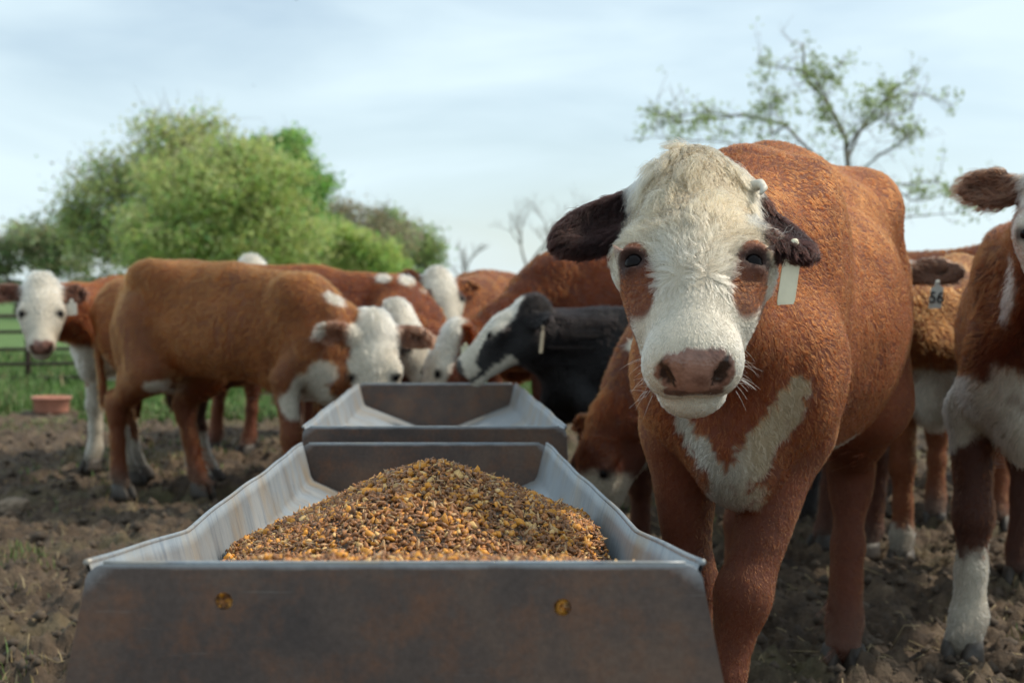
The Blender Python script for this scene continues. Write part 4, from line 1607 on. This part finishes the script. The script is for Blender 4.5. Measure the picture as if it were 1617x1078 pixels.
bc = cow('black', pos=(.72, 6.72), heading=R(172), scale=.80, base=BLACK, base2=BLACK, brisket=False, white_face=False,
         poll=at(826, 474, 6.62), head_heading=R(187), head_pitch=R(38), head_size=.94, nose=np.array([.02, .018, .018]), face_fn=face_black,
         ear_col=BLACK * 1.3, ears={'l': ((.04, .085, -.085), (-.02, .215, -.12), (.1, .5, .8), .05)},
         patches=[(.10, .25, .90, .07, .12, .05)],
         hairs=90000, hair_len=.020, hair_r=.0011, lock=.022, mud=.3,
         label='black cow with white blaze in profile over the far trough')
ear_tag(bc['root'], ear_point(bc, 'l', .7) + bc['W2L'] @ np.array([0, -.03, 0]), bc['W2L'] @ np.array([.8, -.6, 0]), bc['W2L'] @ np.array([-.10, 0, -1]), bc['W2L'] @ np.array([-.6, -.8, 0]), .017, .115, M_TAG_TAN)
cow('neck_down', pos=(.85, 5.66), heading=R(215), scale=.83, base=RED * .60, base2=RED_DARK, base2_amt=.5, brisket=True, brisket_z=.60, white_face=False, face_fn=face_down,
    poll=(.30, 5.30, .60), head_heading=R(215), head_pitch=R(72), head_size=.9,
    ear_col=RED * .6, patches=[(.60, .12, 1.02, .20, .10, .06)],
    hairs=60000, hair_len=.02, hair_r=.001, lock=.02,
    label='red cow with lowered neck feeding between the troughs and the black cow')

# ---------------------------------------------------------------- trees
M_BARK = simple_mat('bark', (.11, .085, .065), .9, 0, .4, 12, .02)
M_TWIG = simple_mat('grey_bark', (.20, .165, .135), .9, 0, .4, 12, .01)
M_LEAF = bpy.data.materials.new('leaf')
M_LEAF.use_nodes = True
N, L = M_LEAF.node_tree.nodes, M_LEAF.node_tree.links
B = N['Principled BSDF']
a_ = N.new('ShaderNodeAttribute')
a_.attribute_name = 'coat'
L.new(a_.outputs['Color'], B.inputs['Base Color'])
B.inputs['Roughness'].default_value = .6
t_ = N.new('ShaderNodeBsdfTranslucent')
L.new(a_.outputs['Color'], t_.inputs['Color'])
x_ = N.new('ShaderNodeMixShader')
x_.inputs[0].default_value = .5
L.new(B.outputs[0], x_.inputs[1])
L.new(t_.outputs[0], x_.inputs[2])
L.new(x_.outputs[0], N['Material Output'].inputs['Surface'])


def leaf_quads(P, size, cols, g):
    n = len(P)
    a = unit(rng.standard_normal((n, 3)))
    b = unit(np.cross(a, rng.standard_normal((n, 3))))
    sz = (size * (.6 + .8 * rng.random(n)))[:, None]
    V = np.stack([P - a * sz, P + b * sz * .5, P + a * sz, P - b * sz * .5], 1)
    q = np.arange(n * 4).reshape(n, 4)
    g.add(V.reshape(-1, 3), q, None, np.repeat(cols, 4, 0))


def tree(label, cat_name, d, base_px, blobs, leaf, size, dens, clump_r, twig=True, name='tree', group=None, trunk_r=.25, dd=.5):
    """blobs: (px, py, rx, ry, n clumps, colour scale) in the photograph at depth d; each clump is a spray of leaves at the end of its own bough"""
    b = at(base_px, 470, d)
    base = np.array([b[0], d, float(ground_height(np.array([b[0]]), np.array([d]))[0]) - .1])
    root = empty(name, base)
    tag(root, label, cat_name, group)
    gl, gt = Geo(), Geo()
    cl = []
    for (px, py, rx, ry, n, cs) in blobs:
        for k in range(n):
            v = rng.standard_normal(3)
            v = v / np.linalg.norm(v) * rng.random() ** .45
            c = at(px + v[0] * rx, py + v[2] * ry, d)
            c[1] += v[1] * rx * d / FPX * dd * 2
            cl.append((c - base, cs))
    top = np.mean([c for c, _ in cl], 0)
    fork = np.array([0, 0, max(.8, top[2] * .30)])
    gt.tube([np.zeros(3), fork * .5 + rng.standard_normal(3) * .05, fork], [trunk_r * 1.25, trunk_r, trunk_r * .8], 8)
    # main limbs reach for the blobs, boughs leave the limbs
    limbs = []
    for (px, py, rx, ry, n, cs) in blobs:
        e = at(px, py + ry * .2, d) - base
        mid = fork + (e - fork) * .5 + rng.standard_normal(3) * .08 * np.linalg.norm(e - fork)
        ts = np.linspace(0, 1, 7)[:, None]
        pts = (1 - ts) ** 2 * fork + 2 * ts * (1 - ts) * mid + ts ** 2 * e
        gt.tube(pts, trunk_r * np.linspace(.62, .16, 7), 6)
        limbs.append(pts)
    allp = np.concatenate(limbs)
    for c, cs in cl:
        dist = np.linalg.norm(allp - c, axis=1)
        j = int(np.argmin(dist + .6 * np.maximum(0, allp[:, 2] - c[2])))
        s = allp[j]
        m = (s + c) / 2 + np.array([0, 0, .1]) * dist[j] + rng.standard_normal(3) * .07 * dist[j]
        ts = np.linspace(0, 1, 5)[:, None]
        pts = (1 - ts) ** 2 * s + 2 * ts * (1 - ts) * m + ts ** 2 * c
        gt.tube(pts, trunk_r * np.linspace(.14, .03, 5), 4)
        for k in range(3 if twig else 0):
            e = c + rng.standard_normal(3) * clump_r * .9 + np.array([0, 0, clump_r * .3])
            gt.tube([c, (c + e) / 2 + rng.standard_normal(3) * .08 * clump_r, e], trunk_r * np.array([.04, .028, .015]), 3)
        n = int(dens * (.5 + rng.random()))
        if n:
            P = c + rng.standard_normal((n, 3)) * clump_r * np.array([.55, .55, .42])
            tone = (.65 + .7 * rng.random())
            cols = np.clip((np.array(leaf) * 1.42 + np.array([.02, .02, .03])) * cs * tone * (.75 + .5 * rng.random((n, 1))) * (1 + .12 * rng.standard_normal((n, 3))), .004, .6)
            leaf_quads(P, size, cols, gl)
    gt.build('trunk', M_BARK, root)
    if gl.n:
        gl.build('crown', M_LEAF, root, False)
    return root


tg = 'trees beyond the pasture'
tree('tall spreading tree with airy olive crown, highest of the left trees', 'tree', 78, 262,
     [(285, 225, 85, 45, 70, .9), (190, 300, 80, 60, 70, .85), (300, 290, 90, 60, 80, .95), (170, 380, 80, 50, 50, .7), (130, 340, 40, 50, 30, .7), (250, 380, 100, 50, 50, .85)],
     (.36, .43, .14), .12, 55, .95, group=tg, trunk_r=.34)
tree('bright yellow-green full tree in the middle of the left trees', 'tree', 70, 350,
     [(340, 300, 120, 75, 130, 1.05), (300, 380, 130, 60, 120, 1.0), (420, 370, 100, 65, 110, 1.05), (400, 290, 80, 60, 70, 1.1)],
     (.31, .405, .11), .12, 90, .85, group=tg, trunk_r=.3)
tree('dark green dense tree behind the bright one', 'tree', 88, 455,
     [(448, 250, 50, 42, 70, .95), (480, 300, 50, 55, 70, .9), (490, 380, 50, 60, 70, .9)],
     (.20, .35, .075), .14, 110, .65, group=tg, trunk_r=.32)
tree('low dull green tree at the far left edge', 'tree', 95, 30,
     [(60, 395, 60, 48, 55, .8), (-10, 410, 60, 40, 40, .75), (110, 400, 50, 50, 40, .85), (-90, 400, 70, 50, 40, .8)],
     (.27, .31, .15), .15, 75, .7, group=tg, trunk_r=.3)
tree('brownish half-bare tree between the dark and the bright green ones', 'tree', 100, 575,
     [(570, 360, 60, 40, 60, .9), (620, 380, 50, 40, 45, .9), (530, 350, 30, 45, 25, .8)],
     (.30, .27, .16), .13, 40, .75, group=tg, trunk_r=.3)
tree('small bright green tree at the right end of the left trees', 'tree', 84, 560,
     [(540, 400, 60, 50, 75, 1.05), (600, 420, 45, 40, 40, 1.0)],
     (.30, .44, .10), .13, 110, .6, group=tg, trunk_r=.25)
tree('mid green tree tapering down to the open sky', 'tree', 105, 650,
     [(640, 390, 50, 50, 60, .95), (675, 400, 30, 45, 30, .95), (610, 350, 28, 18, 16, .8)],
     (.28, .36, .13), .15, 65, .75, group=tg, trunk_r=.28)


def bare_tree(label, d, base_px, top_py, spread, seed, leaves=0, name='tree', tr=.2, lvl=5, group=None, lean=0.0):
    r_ = random.Random(seed)
    b = at(base_px, 470, d)
    base = np.array([b[0], d, -.1])
    H = at(base_px, top_py, d)[2]
    root = empty(name, base)
    tag(root, label, 'tree', group)
    gt, gl = Geo(), Geo()
    tips = []

    def grow(p, dr, ln, rad, k):
        pts, q = [p], p
        for s in range(4):
            dr = unit(dr + np.array([r_.gauss(0, .14), r_.gauss(0, .14), r_.gauss(.03, .1)]))
            q = q + dr * ln / 4
            pts.append(q)
        gt.tube(pts, np.linspace(rad, rad * .6, 5), 6 if k > 3 else 3)
        if k == 0:
            tips.append(q)
            return
        for s in range(3 if k > 1 else 4):
            a = r_.uniform(0, 6.28)
            sp = r_.uniform(.35, .95) * spread
            nd = unit(dr + sp * np.array([math.cos(a), math.sin(a), r_.uniform(-.15, .5)]))
            st = pts[r_.choice((2, 3, 4, 4))]
            grow(st, nd, ln * r_.uniform(.58, .8), rad * .52, k - 1)
    grow(np.zeros(3), np.array([lean, 0, 1.0]), H * .46, tr, lvl)
    gt.build('trunk', M_TWIG, root)
    if leaves:
        t = np.array(tips)
        t = t[rng.random(len(t)) < .6]
        P = np.repeat(t, leaves, 0) + rng.standard_normal((len(t) * leaves, 3)) * .12
        leaf_quads(P, .055, np.array([.15, .20, .06]) * (.6 + .8 * rng.random((len(P), 1))), gl)
        gl.build('crown', M_LEAF, root, False)


bare_tree('leafless grey tree far off behind the dark brown cow', 110, 815, 332, 1.25, 3, 0, tr=.22, lvl=5, group=tg)
bare_tree('thin leafless saplings left of the bare grey tree', 118, 735, 392, .8, 9, 0, tr=.2, lvl=4, group=tg)


def sparse_tree():
    """open crown with budding leaf clusters behind the near cow"""
    d = 24.0
    base = np.array([at(1335, 470, d)[0], d, -.05])
    root = empty('tree', base)
    tag(root, 'open budding tree with crooked limbs rising behind the near cow', 'tree', tg)
    gt, gl = Geo(), Geo()
    W = lambda px, py, dy=0.0: at(px, py, d + dy) - base * np.array([1, 1, 1]) + np.array([0, 0, 0])
    limbs = [
        ([(1335, 520), (1336, 400), (1338, 260), (1332, 215), (1305, 160), (1270, 115), (1262, 60)], .085, 0),
        ([(1338, 250), (1358, 200), (1392, 160), (1420, 130)], .04, .5),
        ([(1336, 235), (1350, 215), (1395, 190), (1440, 185)], .032, -.6),
        ([(1305, 160), (1285, 120), (1240, 105), (1195, 100)], .028, .3),
        ([(1392, 160), (1430, 150), (1470, 155), (1495, 170)], .02, .8),
        ([(1332, 215), (1300, 185), (1285, 130), (1330, 100)], .025, -.4),
        ([(1335, 330), (1290, 250), (1240, 200), (1170, 185), (1100, 195), (1040, 205)], .045, .9),
        ([(1240, 200), (1215, 215), (1212, 170), (1225, 150)], .025, .9),
        ([(1170, 185), (1110, 180), (1060, 190), (1020, 178)], .022, 1.2),
        ([(1290, 250), (1230, 235), (1130, 225), (1030, 220)], .028, 1.0),
        ([(1338, 290), (1380, 250), (1420, 225), (1450, 200)], .03, -.5),
        ([(1338, 330), (1400, 290), (1470, 285), (1540, 320)], .035, .4),
        ([(1400, 290), (1440, 320), (1500, 310), (1560, 300)], .022, .2),
        ([(1338, 380), (1400, 350), (1450, 345), (1520, 340)], .03, -.2),
        ([(1395, 190), (1425, 210), (1432, 230)], .015, 0),
    ]
    r_ = random.Random(5)
    tips = []
    for pts, rad, dy in limbs:
        P = np.array([W(x, y, dy * min(1, i / 2)) for i, (x, y) in enumerate(pts)])
        # smooth crooked line
        t = np.linspace(0, len(P) - 1, len(P) * 5)
        Q = np.stack([np.interp(t, np.arange(len(P)), P[:, k]) for k in range(3)], -1)
        Q += np.cumsum(rng.standard_normal(Q.shape) * .012, 0) * np.linspace(0, 1, len(Q))[:, None]
        gt.tube(Q, np.linspace(rad, rad * .25, len(Q)) * .72, 6)
        for i in range(3, len(Q)):
            if pts[0] == (1335, 520) and i < 12:
                continue
            for s in range(2):
                if r_.random() < .62:
                    dr = unit(np.array([r_.gauss(0, .8), r_.gauss(0, .6), r_.gauss(.25, .7)]))
                    ln = r_.uniform(.12, .5)
                    e1 = Q[i] + dr * ln * .5 + rng.standard_normal(3) * .03
                    e2 = Q[i] + dr * ln + rng.standard_normal(3) * .06 + np.array([0, 0, .04])
                    gt.tube([Q[i], e1, e2], [.007, .005, .0025], 3)
                    tips.append(e2)
                    if r_.random() < .5:
                        tips.append(e1)
                    for z in range(2):
                        e3 = e2 + rng.standard_normal(3) * .11
                        gt.tube([e1 if z else e2, (e1 + e3) / 2 if z else (e2 + e3) / 2, e3], [.004, .003, .0015], 3)
                        if r_.random() < .45:
                            tips.append(e3)
    gt.build('trunk', M_TWIG, root)
    # leaf clusters where the photograph has them
    spots = [(1205, 100, 26), (1262, 62, 14), (1300, 95, 40), (1400, 140, 28), (1420, 130, 24), (1495, 160, 20), (1500, 185, 10), (1330, 105, 18),
             (1215, 180, 36), (1110, 200, 34), (1070, 210, 40), (1025, 180, 18), (1020, 215, 20), (1180, 205, 30), (1300, 195, 34), (1370, 165, 22),
             (1430, 205, 20), (1330, 150, 20), (1250, 180, 24), (1480, 310, 40), (1450, 345, 30), (1530, 330, 30), (1150, 200, 26), (1290, 215, 24)]
    for tp in tips:
        pw = tp + base
        px, py = CX + pw[0] * FPX / pw[1], HY - (pw[2] - CAMZ) * FPX / pw[1]
        w = max([math.exp(-((px - a) ** 2 + (py - b) ** 2) / (2 * (c * .8) ** 2)) for a, b, c in spots])
        if r_.random() < .10 + .9 * w:
            n = int(4 + 18 * w * r_.random())
            tone = .7 + .6 * r_.random()
            P = tp + rng.standard_normal((n, 3)) * np.array([.065, .065, .055])
            leaf_quads(P, .038, np.clip(np.array([.33, .40, .17]) * tone * (.75 + .5 * rng.random((n, 1))), 0, 1), gl)
    gl.build('crown', M_LEAF, root, False)


sparse_tree()

# distant wood closing the horizon
g_ = Geo()
n_ = 26000
x_ = -170 + 340 * rng.random(n_)
hh_ = 2.6 + 2.4 * (fbm(np.stack([x_ * .06, x_ * 0, x_ * 0], -1), 3, 8) + .3)
leaf_quads(np.stack([x_, 210 + 10 * rng.random(n_), hh_ * rng.random(n_) ** .7], -1), .42, np.array([.085, .11, .055]) * (.6 + .8 * rng.random((n_, 1))), g_)
tag(g_.build('distant_woods', M_LEAF, None, False), 'distant low line of woods along the horizon', None, None, 'stuff')

# ---------------------------------------------------------------- fence, tub, stone, insects
M_RUST = simple_mat('rusty_pipe', (.065, .040, .030), .75, .2, .4, 18, .003)
fe = empty('pipe_fence', (at(42, 600, 17.5)[0], 17.5, 0))
tag(fe, 'rusty pipe fence with level rails across the pasture on the left', 'fence')
g_ = Geo()
for z in (1.34, .80, .62, .42, .24):
    pass
for z in (.79, .61, .41, .24, .08):
    g_ = Geo()
    xs = np.linspace(-5.5, 6.0, 24)
    g_.tube(np.stack([xs, xs * .02, z + .006 * np.sin(xs * 1.9)], -1), np.full(24, .020), 8)
    g_.build('rail', M_RUST, fe)
for k in range(-2, 3):
    g_ = Geo()
    x = k * 2.6
    g_.tube([(x, x * .02 + .04, -.15), (x, x * .02 + .04, .45), (x, x * .02 + .04, .86)], [.034, .034, .034], 10)
    g_.build('post', M_RUST, fe)

tb = at(80, 657, 12.9)
troot = empty('mineral_tub', (tb[0], tb[1], float(ground_height(tb[:1], tb[1:2])[0]) - .01))
tag(troot, 'low terracotta coloured mineral tub on the grass by the fence', 'tub')
M_TUB = simple_mat('tub_clay', (.46, .20, .135), .7, 0, .2, 9)
V_, Q_ = [], []
prof_ = [(0, 0), (.135, 0), (.145, .02), (.155, .115), (.166, .12), (.166, .135), (.150, .137), (.140, .05), (0, .045)]
n_ = 28
for (r_0, z_0) in prof_:
    for k in range(n_):
        V_.append((r_0 * math.cos(k / n_ * 6.2832), r_0 * math.sin(k / n_ * 6.2832), z_0))
for i in range(len(prof_) - 1):
    for k in range(n_):
        Q_.append((i * n_ + k, i * n_ + (k + 1) % n_, (i + 1) * n_ + (k + 1) % n_, (i + 1) * n_ + k))
mesh_np('tub_shell', V_, Q_, None, M_TUB, troot, None, False)
g_ = Geo()
a_ = np.linspace(0, 2 * np.pi, 30)
g_.tube(np.stack([.16 * np.cos(a_), .16 * np.sin(a_), a_ * 0 + .128], -1), np.full(30, .012), 8)
g_.build('rim', M_TUB, troot)

for (px, py, w, lab) in ((18, 790, .10, 'pale brown stone lying on the mud at the left edge'), (128, 800, .035, None)):
    if not lab:
        continue
    p = at(px, py, 2408 / (py + 6 - 470))
    bm = bmesh.new()
    bmesh.ops.create_icosphere(bm, subdivisions=4, radius=1)
    for v in bm.verts:
        q = np.array(v.co[:])[None]
        f = 1 + .25 * float(fbm(q * 1.3 + 3, 3, 5)[0]) + .05 * float(fbm(q * 5, 2, 6)[0])
        v.co = Vector((v.co.x * w * .8 * f, v.co.y * w * .7 * f, v.co.z * w * .42 * f))
    st_o = bm_obj('stone', bm, simple_mat('stone_tan', (.22, .16, .11), .9, 0, .3, 30, .004))
    st_o.location = (p[0], p[1], float(ground_height(p[:1], p[1:2])[0]) + w * .12)
    tag(st_o, lab, 'stone')


def bird(px, py, d, span, label, tilt):
    g = Geo()
    g.tube([(-.22 * span, 0, 0), (0, 0, .01 * span), (.2 * span, 0, .0), (.3 * span, 0, .02 * span)], [.01 * span, .075 * span, .05 * span, .008 * span], 8)
    for sd in (1, -1):
        V = [(.10, .03 * sd, .01), (-.10, .03 * sd, .01), (-.06, .26 * sd, .09), (.10, .24 * sd, .09), (-.10, .5 * sd, .05), (.10, .03 * sd, .03), (-.10, .03 * sd, .03), (-.06, .26 * sd, .105), (.10, .24 * sd, .105)]
        V = np.array(V) * span
        g.add(V, [[0, 1, 2, 3], [5, 8, 7, 6]], [[3, 2, 4], [8, 4, 7]])
    o = g.build('bird', simple_mat('bird_dark', (.02, .02, .022), .7))
    o.location = at(px, py, d)
    o.rotation_euler = tilt
    tag(o, label, 'bird')


bird(469, 1, 42, .26, 'dark flying bird at the very top of the sky', (.2, .2, 1.2))
bird(402, 137, 60, .16, 'tiny dark flying bird in the sky above the left trees', (.1, -.3, .6))
